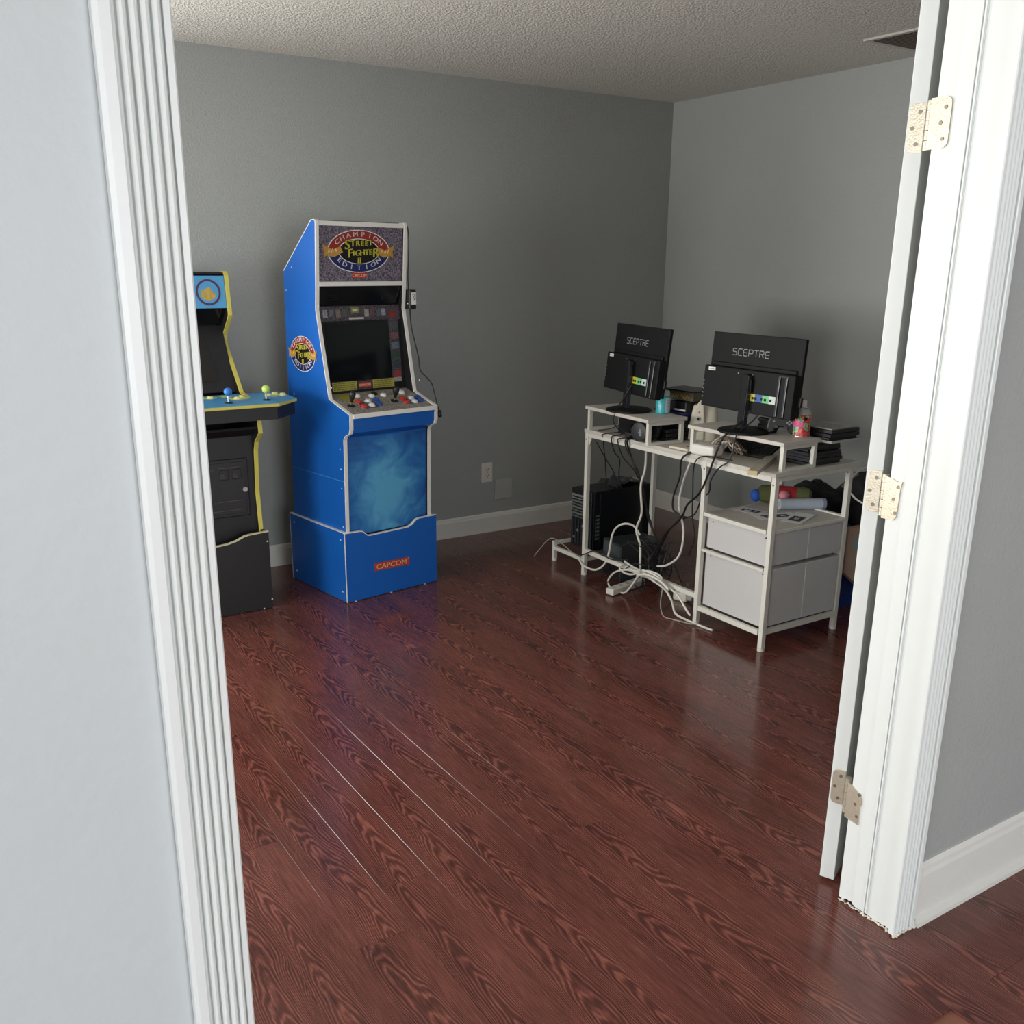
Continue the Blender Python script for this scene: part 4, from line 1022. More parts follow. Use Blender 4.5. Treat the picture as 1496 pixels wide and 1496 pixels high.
# ---- on the desktop around the right riser
t = thing('router', 'small rounded white plastic router on the desk edge under the right riser', 'router', (-1.262, -1.752, DZ), R(-82))
B().box(-0.062, 0.062, -0.036, 0.036, 0, 0.046).build('case', mat('white_plastic', '#e6e4df', 0.4), t, bevel=0.012, seg=4)
B().box(-0.0635, -0.0610, -0.016, 0.014, 0.010, 0.026).build('port', m_dark, t)
t = thing('wire_bundle', 'tangled bundle of thin brown wires under the right monitor riser', 'wires', (-1.190, -1.815, DZ), R(-80))
for i in range(14):
    a = random.uniform(-.5, .5); l = random.uniform(.05, .09)
    pts = [(-l*1.1, random.uniform(-.03, .03), 0.022+random.uniform(0, .02)), (-l*.4, random.uniform(-.02, .02), 0.052+random.uniform(0, .03)), (l*.3, random.uniform(-.03, .03), 0.040+random.uniform(-.01, .03)), (l*.8, random.uniform(-.04, .04), 0.012+random.uniform(0, .02))]
    B().tube(pts, 0.0022, 5, 5).build('wire', mat('brown_wire', '#8b7868', 0.5) if i == 0 else bpy.data.materials['brown_wire' if i % 3 else 'white_cable'], t)
t = thing('keyboard', 'black keyboard tilted up under the right monitor riser', 'keyboard', (-1.125, -1.850, DZ), R(-86))
Mk_ = Matrix.Translation((0, 0, 0.004)) @ Matrix.Rotation(R(28), 4, 'X')
B().box(-0.115, 0.115, -0.010, 0.105, 0, 0.014, Mk_).build('case', mat('dull_black', '#23251f', 0.35), t, bevel=0.003)
for j in range(4):
    for i in range(11):
        B().box(-0.105+i*0.0192, -0.105+i*0.0192+0.016, 0.002+j*0.023, 0.020+j*0.023, 0.014, 0.018, Mk_).build('key', m_blackp, t)
t = thing('wooden_strip', 'pale wooden strip lying across the desktop with its cut end over the edge', 'wood strip', (-1.228, -2.044, DZ), R(31))
B().box(-0.200, 0.165, -0.019, 0.019, 0, 0.018).build('strip', mat('whitewashed_wood', '#b9b2a4', 0.6, noise=0.15, nscale=40), t, bevel=0.001)
B().box(-0.2015, -0.1998, -0.0185, 0.0185, 0.0005, 0.0175).build('cut_end', mat('bare_wood', '#cbb68c', 0.7), t)

# ---- on top of the right riser
t = thing('cable_coil', 'dark green-black coil of cable on the right riser below the wider-looking monitor', 'cable', (-1.120, -1.955, RZ), R(-90))
m_gblk = mat('green_black_cable', '#1d211c', 0.5)
for i in range(6):
    rr = 0.030+0.004*(i % 3); zz = 0.006+0.0085*i
    pts = [(rr*1.25*math.cos(R(a+i*20)), rr*0.8*math.sin(R(a+i*20)), zz+0.004*math.sin(R(2*a+i*60))) for a in range(0, 360, 40)]
    B().tube(pts, 0.0042, 6, 4, closed=True).build('loop', m_gblk, t)
t = thing('game_controller', 'black game controller standing on edge beside the spray can', 'controller', (-1.128, -2.030, RZ), R(-50))
gp = [(x*1.15, z*1.2) for x, z in [(-0.042, 0.004), (-0.050, 0.020), (-0.046, 0.050), (-0.036, 0.068), (-0.018, 0.072), (0.0, 0.066), (0.018, 0.072), (0.034, 0.068), (0.044, 0.050), (0.048, 0.018), (0.040, 0.002), (0.026, 0.010), (0.018, 0.026), (-0.018, 0.026), (-0.026, 0.010)]]
gc = B().prism(gp, -0.016, 0.016, plane_M((0, 0, 0), (1, 0, 0), (0, 0, 1))).build('body', m_blackp, t, bevel=0.006)
for x, z in ((-0.020, 0.036), (0.018, 0.036)):
    B().cyl((x, -0.028, z), (x, -0.014, z), 0.007, n=12).build('thumbstick', m_monglos, t)
for x, z in ((-0.030, 0.056), (0.030, 0.060), (0.022, 0.052), (0.038, 0.052), (0.030, 0.046)):
    B().cyl((x, -0.019, z), (x, -0.0155, z), 0.004, n=10).build('button', m_logo, t)
def can_print():
    m = bpy.data.materials.new('can_print'); m.use_nodes = True
    nt = m.node_tree; N = nt.nodes; L = nt.links; b = N['Principled BSDF']
    tc = N.new('ShaderNodeTexCoord'); nz = N.new('ShaderNodeTexNoise'); nz.inputs['Scale'].default_value = 34; nz.inputs['Detail'].default_value = 2; nz.inputs['Distortion'].default_value = 0.8
    L.new(tc.outputs['Object'], nz.inputs['Vector'])
    rp = N.new('ShaderNodeValToRGB'); rp.color_ramp.interpolation = 'CONSTANT'; L.new(nz.outputs['Fac'], rp.inputs[0]); e = rp.color_ramp.elements
    e[0].position = 0; e[0].color = rgb('#6f9a6c'); e[1].position = 0.66; e[1].color = rgb('#d98a5a')
    for p, c in ((0.44, '#a3c496'), (0.49, '#b8323a'), (0.58, '#d6545a')):
        k = e.new(p); k.color = rgb(c)
    L.new(rp.outputs[0], b.inputs['Base Color']); b.inputs['Roughness'].default_value = 0.3
    return m
t = thing('spray_can', 'spray can with pink, red and green print and a pale top on the right riser', 'spray can', (-1.086, -2.098, RZ), R(-70))
B().lathe([(0.032, 0), (0.034, 0.002), (0.034, 0.088), (0.033, 0.090)], 28).build('printed_body', can_print(), t, smooth=True)
B().lathe([(0.034, 0.0), (0.0345, 0.001), (0.0345, 0.004), (0.034, 0.005)], 28).build('base_rim', m_chrome, t, smooth=True)
def wrap(b, a0, a1, z0, z1, r=0.0343, n=10):
    vv = [(r*math.cos(R(a0+(a1-a0)*i/n)), r*math.sin(R(a0+(a1-a0)*i/n))) for i in range(n+1)]
    b.add([(x, y, z0) for x, y in vv]+[(x, y, z1) for x, y in vv], [(i, i+1, n+2+i, n+1+i) for i in range(n)]); return b
wrap(B(), -150, -60, 0.042, 0.060).build('pink_banner', mat('can_pink', '#e0559a', 0.35), t)
wrap(B(), -60, -36, 0.068, 0.082).build('dark_badge', m_pblack, t)
wrap(B(), -205, -168, 0.010, 0.068).build('white_side_label', m_pwhite, t)
B().lathe([(0.034, 0.090), (0.033, 0.094), (0.029, 0.104), (0.020, 0.111), (0.018, 0.113)], 28).build('shoulder', m_greyp, t, smooth=True)
B().lathe([(0.018, 0.113), (0.019, 0.117), (0.012, 0.121), (0.011, 0.122)], 24).build('valve_cup', m_chrome, t, smooth=True)
nz_ = B().lathe([(0.011, 0.122), (0.0125, 0.125), (0.0125, 0.140), (0.010, 0.144), (0.004, 0.145)], 20).build('nozzle', m_pwhite, t, smooth=True)
B().cyl((-0.0132*math.cos(R(64)), -0.0132*math.sin(R(64)), 0.134), (0, 0, 0.134), 0.003, n=10).build('spray_hole', m_dark, nz_)
M_n = t.matrix_basis.inverted()
# stack of black cases: lower pile on the desk, a grey tray, upper pile
zc = DZ
ords = ['bottom', 'second', 'third', 'fourth', 'fifth', 'sixth', 'top']
for i in range(7):
    flatbox('video_case', 'black video case, %s of seven in the lower pile at the right desk end' % ords[i], 'case', (-0.985+random.uniform(-.008, .008), -2.075+random.uniform(-.012, .012), zc), R(-90+random.uniform(-4, 4)), 0.135, 0.190, 0.0138, m_book, 'video cases in the lower pile', m_monglos if i in (2, 4) else None, 0.002); zc += 0.0142
t = thing('grey_tray', 'thin grey plastic tray between the two piles of black cases', 'tray', (-0.960, -2.115, zc+0.001), R(-88))
B().box(-0.100, 0.098, -0.085, 0.100, 0, 0.004).build('base', m_greyp, t)
for (x0, x1, y0, y1) in ((-0.100, 0.098, -0.085, -0.082), (-0.100, 0.098, 0.097, 0.100), (0.095, 0.098, -0.082, 0.097), (-0.100, -0.097, -0.082, 0.097)):
    B().box(x0, x1, y0, y1, 0.004, 0.009).build('rim', m_greyp, t)
zc += 0.0055
for i in range(3):
    flatbox('video_case', 'black video case, %s of three in the upper pile right of the spray can' % ['bottom', 'middle', 'top'][i], 'case', (-0.955+0.004*i, -2.118+random.uniform(-.006, .006), zc), R(-90+random.uniform(-3, 3)), 0.170, 0.170, 0.0150, m_book, 'video cases in the upper pile', None, 0.002); zc += 0.0155
t = thing('printed_sleeve', 'grey printed sleeve lying on top of the upper pile of black cases', 'sleeve', (-0.950, -2.116, zc), R(-88))
B().box(-0.080, 0.080, -0.080, 0.080, 0, 0.003).build('card', mat('sleeve_grey', '#8f8f8c', 0.3), t)
b = B()
for i in range(5): b.box(-0.065, 0.065-0.02*(i % 2), -0.055+i*0.022, -0.050+i*0.022, 0.003, 0.0036)
b.build('print_lines', mat('sleeve_print', '#5f5f60', 0.4), t)['kind'] = 'stuff'

# ---- on the shelf above the drawers
SZ = 0.506
def paper(label, x, y, rz, w_, h_, z, kind):
    t = thing('printed_flyer', label, 'flyer', (x, y, z), rz)
    n = 6; v = []
    for i in range(n+1):
        u = i/n; zz = 0.0008+0.006*max(0, abs(u-0.5)-0.3)
        v += [(-w_/2+w_*u, -h_/2, zz), (-w_/2+w_*u, h_/2, zz)]
    v2 = v+[(a, b_, c-0.0006) for a, b_, c in v]; m_ = len(v); f = []
    for i in range(n):
        f += [(2*i, 2*i+2, 2*i+3, 2*i+1), (m_+2*i, m_+2*i+1, m_+2*i+3, m_+2*i+2), (2*i, m_+2*i, m_+2*i+2, 2*i+2), (2*i+1, 2*i+3, m_+2*i+3, m_+2*i+1)]
    f += [(0, 1, m_+1, m_), (2*n, m_+2*n, m_+2*n+1, 2*n+1)]
    B().add(v2, f).build('sheet', mat('paper_white', '#e9e9e8', 0.7) if 'paper_white' not in bpy.data.materials else bpy.data.materials['paper_white'], t)
    b = B(); zt = 0.0022
    if kind == 'black':
        b.box(-w_*.30, w_*.12, -h_*.30, h_*.30, zt-0.0012, zt)
        b.build('dark_picture', m_pblack, t)
        q = B()
        for (x0, x1, y0, y1) in ((-.16, -.01, .04, .10), (-.16, -.11, -.10, .10), (-.16, -.01, -.10, -.04)): q.box(w_*x0, w_*x1, h_*y0, h_*y1, zt, zt+0.0004)
        q.build('picture_marks', m_pwhite, t)['kind'] = 'stuff'
    else:
        for (x0, x1, y0, y1) in ((-.35, -.10, .05, .15), (-.30, -.22, -.25, .05), (-.02, .10, -.2, .2), (.10, .30, .10, .20), (.10, .28, -.20, -.10), (.22, .30, -.1, .1)): b.box(w_*x0, w_*x1, h_*y0, h_*y1, zt-0.001, zt)
        b.build('dark_marks', mat('ink_blue', '#383f63', 0.6) if 'ink_blue' not in bpy.data.materials else bpy.data.materials['ink_blue'], t)['kind'] = 'stuff'
    return t
paper('white flyer with blocky dark blue marks on the shelf, behind the front desk leg', -1.085, -1.865, R(-78), 0.13, 0.085, SZ, 'blue')
paper('white flyer with a black picture at the front edge of the drawer shelf', -1.010, -2.060, R(22), 0.19, 0.085, SZ+0.0015, 'black')
paper('grey-white flyer half hidden under the flyer with the black picture', -1.060, -1.985, R(-20), 0.19, 0.10, SZ, 'blue')
t = thing('paper_roll', 'pale blue-white roll lying on the shelf above the drawers', 'roll', (-0.868, -1.958, SZ), R(-28))
B().cyl((-0.105, 0, 0.0245), (0.098, 0, 0.0245), 0.0240, n=24).build('roll', mat('roll_blue_white', '#b9c4d4', 0.55, noise=0.08, nscale=60), t, smooth=True)
B().cyl((0.085, 0, 0.0245), (0.0995, 0, 0.0245), 0.0243, n=24).build('end_band', mat('roll_violet', '#8f8fb4', 0.5), t)
B().cyl((-0.1055, 0, 0.0245), (-0.104, 0, 0.0245), 0.012, n=16).build('roll_core', m_greyp, t)
t = thing('soft_toy', 'olive and red soft toy with a blue knob and a pink ball', 'toy', (-0.866, -1.845, SZ), R(-50))
m_olv = mat('olive_fabric', '#5c6238', 0.9, noise=0.2, nscale=90, bump=0.3, bscale=300)
m_redf = mat('red_fabric', '#a8222a', 0.7, noise=0.1, nscale=60)
def xl(prof, nm, mt): return B().lathe(prof, 26, Matrix(((0, 0, 1, 0), (1, 0, 0, 0), (0, 1, 0, 0.041), (0, 0, 0, 1)))).build(nm, mt, t, smooth=True)
xl([(0.024, -0.110), (0.036, -0.100), (0.041, -0.075), (0.041, -0.046), (0.039, -0.044)], 'olive_end', m_olv)
xl([(0.0395, -0.044), (0.0405, -0.040), (0.0405, 0.052), (0.0395, 0.056)], 'red_middle', m_redf)
xl([(0.040, 0.056), (0.041, 0.060), (0.041, 0.090), (0.036, 0.110), (0.022, 0.120)], 'olive_end', m_olv)
B().ball((-0.118, -0.016, 0.034), 0.025, 18, 12, 1.15).build('blue_knob', mat('blue_foam', '#2b5fc4', 0.6), t, smooth=True)
B().ball((0.005, -0.040, 0.048), 0.024, 18, 12, 0.9).build('pink_ball', mat('pink_foam', '#d98b95', 0.6), t, smooth=True)

# ---- computer tower, battery unit, power strips on and below the desk
m_tower = mat('tower_black', '#141719', 0.35, noise=0.15, nscale=40)
t = thing('computer_tower', 'black computer tower with silver drive bays on the low stand at the left end', 'computer', (-1.035, -0.845, 0.106), R(3.0))
B().box(-0.190, 0.205, -0.082, 0.082, 0, 0.312).build('case', m_tower, t, bevel=0.003)
fp_ = B().box(-0.206, -0.190, -0.080, 0.080, 0.004, 0.311).build('front_panel', m_blackp, t, bevel=0.004)
m_silver = mat('dull_silver', '#9aa09c', 0.35, 0.5)
for i in range(4):
    z = 0.285-i*0.032
    B().box(-0.211, -0.2055, -0.064, 0.070, z-0.025, z).build('drive_bay', m_silver if i in (0,) else mat('bay_grey', '#6f7673', 0.4, 0.3) if 'bay_grey' not in bpy.data.materials else (bpy.data.materials['bay_grey']), t, bevel=0.0015)
    B().box(-0.2125, -0.2105, -0.055, 0.062, z-0.018, z-0.010).build('bay_slot', m_dark, t)
for i in range(6):
    y = -0.066+i*0.024
    B().box(-0.213, -0.2055, y, y+0.008, 0.015, 0.155).build('grille_bar', m_monglos, t)
for (y, z) in ((-0.03, 0.12), (0.01, 0.09), (0.04, 0.05), (-0.05, 0.05)):
    B().box(-0.2145, -0.2125, y, y+0.012, z, z+0.012).build('front_button', m_silver, t)
vb = B()
for i in range(6):
    for j in range(7): vb.box(-0.178+i*0.010, -0.173+i*0.010, -0.0835, -0.0815, 0.06+j*0.020, 0.070+j*0.020)
vb.build('side_vents', m_silver, t)['kind'] = 'stuff'
B().box(-0.150, 0.190, -0.0845, -0.0818, 0.02, 0.298).build('side_door', m_tower, t, bevel=0.002)
gl = mat('thin_film', '#2a2e33', 0.12)
t = thing('plastic_film', 'crumpled dark plastic film lying on top of the computer tower', 'film', (-0.97, -0.845, 0.4195), R(3))
n = 10; v = []; f = []
for i in range(n+1):
    for j in range(7):
        v.append((-0.10+0.21*i/n, -0.075+0.15*j/6, 0.001+abs(random.gauss(0, 0.007))+0.018*math.sin(i/n*math.pi)))
for i in range(n):
    for j in range(6): f.append((i*7+j, (i+1)*7+j, (i+1)*7+j+1, i*7+j+1))
B().add(v, f).build('sheet', gl, t)
m_ups = mat('charcoal_plastic', '#303437', 0.4, noise=0.1, nscale=60)
t = thing('battery_backup', 'charcoal battery backup unit on the floor behind the front rail of the desk', 'battery unit', (-1.100, -1.105, 0), R(-8))
B().box(-0.115, 0.125, -0.080, 0.095, 0.006, 0.195).build('case', m_ups, t, bevel=0.006)
B().box(-0.1175, -0.1145, -0.072, 0.086, 0.014, 0.080).build('lower_face', m_blackp, t, bevel=0.002)
B().box(-0.1175, -0.1145, -0.072, 0.086, 0.092, 0.186).build('upper_face', mat('dark_grey_face', '#4a5054', 0.4), t, bevel=0.002)
for i in range(4): B().box(-0.119, -0.117, -0.05+i*0.03, -0.035+i*0.03, 0.04, 0.06).build('outlet_socket', m_dark, t)
fb = B()
for x in (-0.09, 0.1):
    for y in (-0.05, 0.065): fb.box(x-.01, x+.01, y-.01, y+.01, 0, 0.006)
fb.build('feet', m_dark, t)['kind'] = 'stuff'

def strip(label, loc, rz, ln, n_):
    t = thing('power_strip', label, 'power strip', loc, rz)
    B().box(-ln/2, ln/2, -0.024, 0.024, 0, 0.030).build('housing', m_wcable, t, bevel=0.005)
    for i in range(n_):
        x = -ln/2+0.035+i*(ln-0.05)/n_
        B().box(x-0.012, x+0.012, -0.013, 0.013, 0.0302, 0.0312).build('socket', m_greyp, t)
    return t
strip('cream power strip on the floor, its end showing below the cable tangle', (-1.262, -1.262, 0.004), R(-68+90-10), 0.25, 4)
t = thing('plug_adapter', 'white plug adapter on the floor near the middle desk leg', 'adapter', (-1.130, -1.520, 0), R(-70))
B().box(-0.040, 0.034, -0.022, 0.022, 0, 0.046).build('body', m_wcable, t, bevel=0.010, seg=3)
B().cyl((0.034, 0, 0.023), (0.056, 0, 0.023), 0.019, 0.014, 14).build('collar', m_greyp, t)

# ---- cables (each one a thing of its own)
def cable(name, label, pts, r, mt, n=6, sm=6, cat='cable'):
    o = B().tube(pts, r, n, sm).build(name, mt, None, smooth=True)
    tag(o, label, cat); return o
XE = -1.315
def yz(pts, x=XE, x1=None):
    m_ = len(pts)
    return [((x if x1 is None else x+(x1-x)*i/(m_-1)), p[0], p[1]) for i, p in enumerate(pts)]
# draped over the front edge at the left
cable('black_cable', 'thin black cord looping over the desk edge nearest the left leg', [(-1.262, -1.225, 0.775), (-1.290, -1.140, 0.757)]+yz([(-1.098, 0.745), (-1.078, 0.722), (-1.058, 0.663), (-1.044, 0.606), (-1.024, 0.534), (-1.020, 0.450)], -1.312, -1.20)+[(-1.16, -1.02, 0.447)], 0.0026, m_kcable)
cable('black_cable', 'thin black cord lying across the desktop under the left riser', [(-1.285, -1.030, 0.753), (-1.245, -1.075, 0.765), (-1.200, -1.110, 0.790), (-1.185, -1.145, 0.805)], 0.0024, m_kcable)
cable('black_cable', 'thin black cord hanging straight beside the left front leg', yz([(-1.002, 0.690), (-1.041, 0.602), (-1.056, 0.540), (-1.052, 0.455)], -1.270, -1.16)+[(-1.12, -1.00, 0.44)], 0.0026, m_kcable)
cable('black_cable', 'black cord with a pale tip hanging second from the left leg', [(-1.262, -1.238, 0.772), (-1.295, -1.200, 0.757)]+yz([(-1.172, 0.742), (-1.160, 0.672), (-1.168, 0.631), (-1.133, 0.554), (-1.118, 0.475)], -1.314, -1.20), 0.0030, m_kcable)
cable('black_cable', 'black cord making a wide loop below the headset', [(-1.240, -1.290, 0.765), (-1.300, -1.262, 0.753)]+yz([(-1.221, 0.742), (-1.199, 0.708), (-1.205, 0.652), (-1.262, 0.598), (-1.275, 0.553), (-1.30, 0.535)], -1.314, -1.20), 0.0028, m_kcable)
for i, (lb_, dy) in enumerate((('thick black cord hanging below the headset down to the tangle', 0), ('black cord twisted beside the thick one below the headset', 0.013))):
    cable('black_cable', lb_, [(-1.262, -1.290+dy, 0.768), (-1.298, -1.290+dy, 0.756)]+yz([(-1.288+dy, 0.740), (-1.283+dy*1.2, 0.690), (-1.305-dy, 0.613), (-1.326+dy, 0.548), (-1.335+dy, 0.47), (-1.33-dy, 0.38), (-1.37, 0.28), (-1.40-dy, 0.20)], -1.316, -1.16), 0.0045 if i == 0 else 0.0030, m_kcable)
# white cables
cable('white_cable', 'thick white cord dropping from the desk front to the power tangle', [(-1.255, -1.352, 0.735)]+yz([(-1.349, 0.620), (-1.328, 0.532), (-1.348, 0.407), (-1.321, 0.320), (-1.359, 0.248), (-1.371, 0.150)], -1.25, -1.27)+[(-1.27, -1.385, 0.10)], 0.0052, m_wcable)
cable('white_cable', 'white cord bowing out left of the middle leg and back to the tangle', [(-1.255, -1.668, 0.732)]+yz([(-1.655, 0.680), (-1.623, 0.596), (-1.606, 0.499), (-1.645, 0.391), (-1.625, 0.272), (-1.544, 0.202), (-1.480, 0.180)], -1.27, -1.26), 0.0048, m_wcable)
cable('white_cable', 'thick white cord arching up over the charcoal battery unit', [(-1.215, -1.295, 0.280), (-1.225, -1.255, 0.318)]+yz([(-1.215, 0.322), (-1.160, 0.270), (-1.141, 0.147), (-1.114, 0.087), (-1.060, 0.055), (-0.985, 0.060)], -1.26, -1.315)+[(-1.30, -0.93, 0.075)], 0.0052, m_wcable)
cable('white_cable', 'white cord looping round the end of the cream power strip', yz([(-1.433, 0.150), (-1.390, 0.085), (-1.335, 0.020), (-1.280, 0.008), (-1.225, 0.010), (-1.205, 0.045), (-1.255, 0.100), (-1.340, 0.135), (-1.440, 0.155)], -1.322, -1.330), 0.0045, m_wcable)
cable('white_cable', 'white cord gathered in flat loops at the middle of the tangle', yz([(-1.30, 0.150), (-1.275, 0.130), (-1.300, 0.112), (-1.360, 0.116), (-1.430, 0.145), (-1.480, 0.166), (-1.550, 0.168), (-1.575, 0.150), (-1.540, 0.140), (-1.450, 0.148), (-1.360, 0.155), (-1.30, 0.165)], -1.318, -1.31), 0.0044, m_wcable)
cable('white_cable', 'white cord hugging the front rail down to the middle leg', yz([(-1.440, 0.160), (-1.540, 0.158), (-1.625, 0.128), (-1.690, 0.108), (-1.735, 0.070), (-1.775, 0.040)], -1.315, -1.318), 0.0048, m_wcable)
cable('white_cable', 'white cord trailing on the floor to the middle desk leg', yz([(-1.500, 0.130), (-1.590, 0.110), (-1.640, 0.070), (-1.668, 0.016), (-1.730, 0.006), (-1.790, 0.006), (-1.850, 0.006), (-1.90, 0.008)], -1.312, -1.30), 0.0052, m_wcable)
cable('white_cable', 'doubled white cord bunched beside the gathered loops', yz([(-1.420, 0.130), (-1.480, 0.150), (-1.560, 0.150), (-1.610, 0.138), (-1.640, 0.122)], -1.328, -1.328), 0.0070, m_wcable)
# black cables from the right monitor and router
cable('black_cable', 'thick black cord from the white router down to the tangle', [(-1.252, -1.686, 0.768), (-1.300, -1.700, 0.758)]+yz([(-1.672, 0.735), (-1.650, 0.700), (-1.642, 0.640), (-1.602, 0.545), (-1.598, 0.481), (-1.640, 0.450), (-1.533, 0.346), (-1.429, 0.178)], -1.318, -1.27), 0.0045, m_kcable)
cable('black_cable', 'thin black cord curving across the desktop and down left of the middle leg', [(-1.262, -1.905, 0.754), (-1.296, -1.800, 0.756)]+yz([(-1.760, 0.742), (-1.727, 0.694), (-1.722, 0.575), (-1.719, 0.472), (-1.732, 0.382), (-1.691, 0.284)], -1.316, -1.27), 0.0028, m_kcable)
cable('black_cable', 'long black cord from the wider-looking monitor passing the middle leg', [(-1.186, -1.930, 0.985), (-1.220, -1.915, 0.930), (-1.282, -1.890, 0.868), (-1.300, -1.878, 0.845)]+yz([(-1.868, 0.790), (-1.814, 0.677), (-1.760, 0.589), (-1.679, 0.520), (-1.635, 0.453), (-1.540, 0.360), (-1.438, 0.186)], -1.318, -1.25), 0.0045, m_kcable)
cable('black_cable', 'second black cord from the wider-looking monitor, hanging right of the long one', [(-1.188, -1.985, 0.985), (-1.215, -1.960, 0.925), (-1.280, -1.938, 0.868), (-1.296, -1.935, 0.800), (-1.306, -1.925, 0.756)]+yz([(-1.885, 0.722), (-1.831, 0.658), (-1.813, 0.605), (-1.755, 0.559), (-1.706, 0.480), (-1.619, 0.438)], -1.318, -1.25), 0.0032, m_kcable)
cable('black_cable', 'black cord hanging from the narrower-looking monitor over its riser', [(-1.250, -1.222, 0.985), (-1.275, -1.203, 0.930), (-1.325, -1.206, 0.868), (-1.334, -1.207, 0.820), (-1.300, -1.225, 0.775)], 0.0030, m_kcable)
cable('grey_cable', 'thin grey cord curling off the low stand onto the floor at the left', [(-1.335, -0.572, 0.004), (-1.33, -0.60, 0.040), (-1.30, -0.66, 0.118), (-1.29, -0.72, 0.125), (-1.29, -0.79, 0.110), (-1.292, -0.86, 0.092), (-1.306, -0.95, 0.090)], 0.0026, m_gcable)
# small dark tangle on the rail and floor
random.seed(21)
for i, lb_ in enumerate(('loose black cord knotted low by the charcoal battery unit', 'loose black cord sweeping over the floor before the tangle', 'thin dark cord curling between tower and battery unit', 'thin dark cord lying in an arc right of the power strip', 'dark cord bunched at the top of the tangle', 'dark cord reaching from the battery unit to the plug adapter', 'fine dark cord crossing the front rail near the left leg', 'fine pale cord lying in a bow left of the middle leg')):
    P = [[(-1.20, -1.30, .19), (-1.23, -1.36, .24), (-1.25, -1.41, .20), (-1.27, -1.44, .14), (-1.25, -1.48, .09), (-1.22, -1.45, .04)],
         [(-1.35, -1.06, .006), (-1.37, -1.13, .008), (-1.33, -1.22, .045), (-1.31, -1.30, .12), (-1.30, -1.36, .165), (-1.28, -1.42, .17)],
         [(-1.23, -1.16, .19), (-1.20, -1.24, .23), (-1.18, -1.30, .26), (-1.20, -1.38, .24), (-1.22, -1.44, .18), (-1.24, -1.47, .11)],
         [(-1.36, -1.42, .06), (-1.37, -1.47, .02), (-1.36, -1.53, .006), (-1.33, -1.58, .006), (-1.28, -1.60, .03), (-1.25, -1.57, .08)],
         [(-1.24, -1.33, .21), (-1.22, -1.37, .27), (-1.22, -1.42, .25), (-1.24, -1.46, .20), (-1.22, -1.40, .17), (-1.25, -1.36, .19)],
         [(-1.20, -1.24, .24), (-1.18, -1.33, .28), (-1.18, -1.42, .25), (-1.17, -1.50, .17), (-1.14, -1.54, .06)],
         [(-1.31, -0.93, .10), (-1.315, -0.99, .12), (-1.31, -1.06, .155), (-1.305, -1.13, .15), (-1.30, -1.20, .145), (-1.27, -1.28, .16)],
         [(-1.33, -1.60, .12), (-1.35, -1.615, .05), (-1.36, -1.65, .006), (-1.35, -1.71, .006), (-1.33, -1.77, .006), (-1.31, -1.81, .008)]][i]
    cable('grey_cable' if i == 7 else 'dark_cable', lb_, P, 0.0030 if i % 2 == 0 else 0.0024, m_gcable if i == 7 else m_kcable)

for i in range(8):
    rr = random.Random(100+i)
    c_ = (rr.uniform(-1.27, -1.21), rr.uniform(-1.47, -1.36), rr.uniform(0.10, 0.22))
    P = [(c_[0]+rr.uniform(-.05, .05), c_[1]+rr.uniform(-.11, .11), max(0.006, c_[2]+rr.uniform(-.10, .09))) for _ in range(7)]
    o = B().tube(P, 0.0026, 6, 6).build('dark_cable', m_kcable, None, smooth=True)
    tag(o, 'thin dark cable tangled with others above the cream power strip', 'cable', 'dark cables in the tangle')
from mathutils import noise as mnoise
# ---- heap between the desk and the right wall
m_binblue = mat('blue_bin_plastic', '#1d3f8c', 0.4)
t = thing('storage_bin', 'blue plastic storage bin on the floor between desk and right wall', 'bin', (-0.425, -1.795, 0), R(0))
b = B(); o_ = [(-.20, -.20), (.20, -.20), (.20, .20), (-.20, .20)]; s_ = 0.93
v = [(x*s_, y*s_, 0) for x, y in o_]+[(x, y, 0.30) for x, y in o_]+[(x*.965, y*.965, 0.30) for x, y in o_]+[(x*s_*.96, y*s_*.96, 0.006) for x, y in o_]
f = [(3, 2, 1, 0), (12, 13, 14, 15)]
for i in range(4):
    j = (i+1) % 4; f += [(i, j, 4+j, 4+i), (4+i, 4+j, 8+j, 8+i), (8+i, 8+j, 12+j, 12+i)]
B().add(v, f).build('tub', m_binblue, t)
for (x0, x1, y0, y1) in ((-.212, .212, -.212, -.198), (-.212, .212, .198, .212), (-.212, -.198, -.198, .198), (.198, .212, -.198, .198)):
    B().box(x0, x1, y0, y1, 0.285, 0.302).build('rim', m_binblue, t)
t = thing('cardboard_box', 'beige carton with a pale blue dot leaning on the blue bin', 'carton', (-0.50, -2.012, 0.0), R(0))
Mx = Matrix.Rotation(R(0), 4, 'Y')
B().prism([(-0.145, 0.20), (0.01, 0.085), (0.10, 0.06), (0.10, 0.404), (-0.145, 0.404)], 0, 0.030, plane_M((0, 0, 0), (1, 0, 0), (0, 0, 1))).build('carton', mat('beige_card', '#c7ab96', 0.6, noise=0.06, nscale=20), t, bevel=0.002)
B().prism(ell(-0.072, 0.325, 0.036, 0.032, 24), 0.030, 0.0306, plane_M((0, 0, 0), (1, 0, 0), (0, 0, 1))).build('blue_dot', mat('pale_blue_print', '#9db4c2', 0.5), t)
m_cloth = mat('black_cloth', '#1c1b20', 0.85, noise=0.25, nscale=40, bump=0.4, bscale=60)
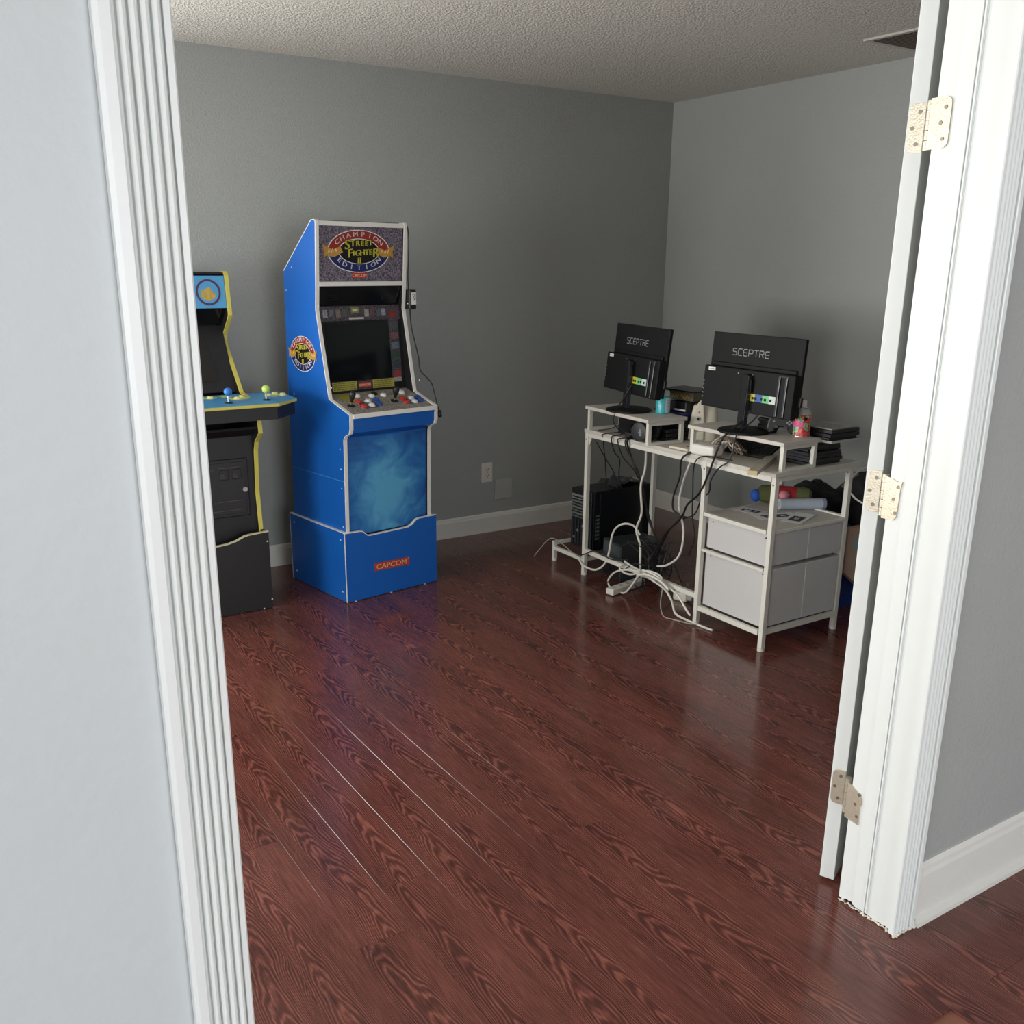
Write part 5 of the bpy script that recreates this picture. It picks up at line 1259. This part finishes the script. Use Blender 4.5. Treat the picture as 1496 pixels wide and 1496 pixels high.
def lump(name, label, cat, c, rx, ry, rz_, seed, amp=0.22, mt=m_cloth, floor_=0.0):
    rnd = random.Random(seed); n, m_ = 44, 26
    ph = [(rnd.uniform(0, 6.28), rnd.uniform(1.5, 5), rnd.uniform(1, 5), rnd.uniform(.3, 1)) for _ in range(7)]
    v = []; f = []
    for j in range(m_+1):
        th = math.pi*j/m_
        for k in range(n):
            a = 2*math.pi*k/n
            dv = Vector((math.sin(th)*math.cos(a), math.sin(th)*math.sin(a), math.cos(th)))
            q = 1+amp*(1.6*mnoise.fractal(dv*1.7+Vector((seed*3.1, 0, 0)), 1.0, 2.0, 2)+0.9*abs(mnoise.noise(dv*5.5+Vector((0, seed, 0))))-0.25)
            x = rx*math.sin(th)*math.cos(a)*q; y = ry*math.sin(th)*math.sin(a)*q; z = -rz_*math.cos(th)*q
            v.append((x, y, max(z, floor_-rz_)))
    for j in range(m_):
        for k in range(n): f.append((j*n+k, j*n+(k+1) % n, (j+1)*n+(k+1) % n, (j+1)*n+k))
    t = thing(name, label, cat, (c[0], c[1], c[2]-rz_), 0)
    o = B().add([(a, b_, c_+rz_) for a, b_, c_ in v], f).build('body', mt, t, smooth=True)
    md = o.modifiers.new('smooth', 'SUBSURF'); md.levels = 1; md.render_levels = 1
    return t
lump('jacket', 'crumpled black jacket heaped behind the drawer shelf', 'jacket', (-0.56, -1.775, 0.435), 0.12, 0.145, 0.135, 3)
t = lump('backpack', 'black backpack with a tan flap heaped on the blue bin beside the right wall', 'backpack', (-0.40, -2.02, 0.50), 0.17, 0.19, 0.150, 8, 0.16)
B().box(-0.02, 0.05, -0.010, 0.010, 0, 0.09, Matrix.Translation((-0.125, 0.115, 0.195)) @ Matrix.Rotation(R(-35), 4, 'Z') @ Matrix.Rotation(R(30), 4, 'Y')).build('tan_flap', mat('tan_fabric', '#8f7f6c', 0.8), t, bevel=0.003)
cable('white_cable', 'white cord slung across the black backpack', [(-0.44, -1.96, 0.655), (-0.53, -1.97, 0.640), (-0.61, -1.99, 0.612), (-0.66, -2.014, 0.588), (-0.66, -2.046, 0.566), (-0.66, -2.077, 0.548), (-0.64, -2.116, 0.531), (-0.56, -2.13, 0.515), (-0.45, -2.12, 0.505)], 0.004, m_wcable)
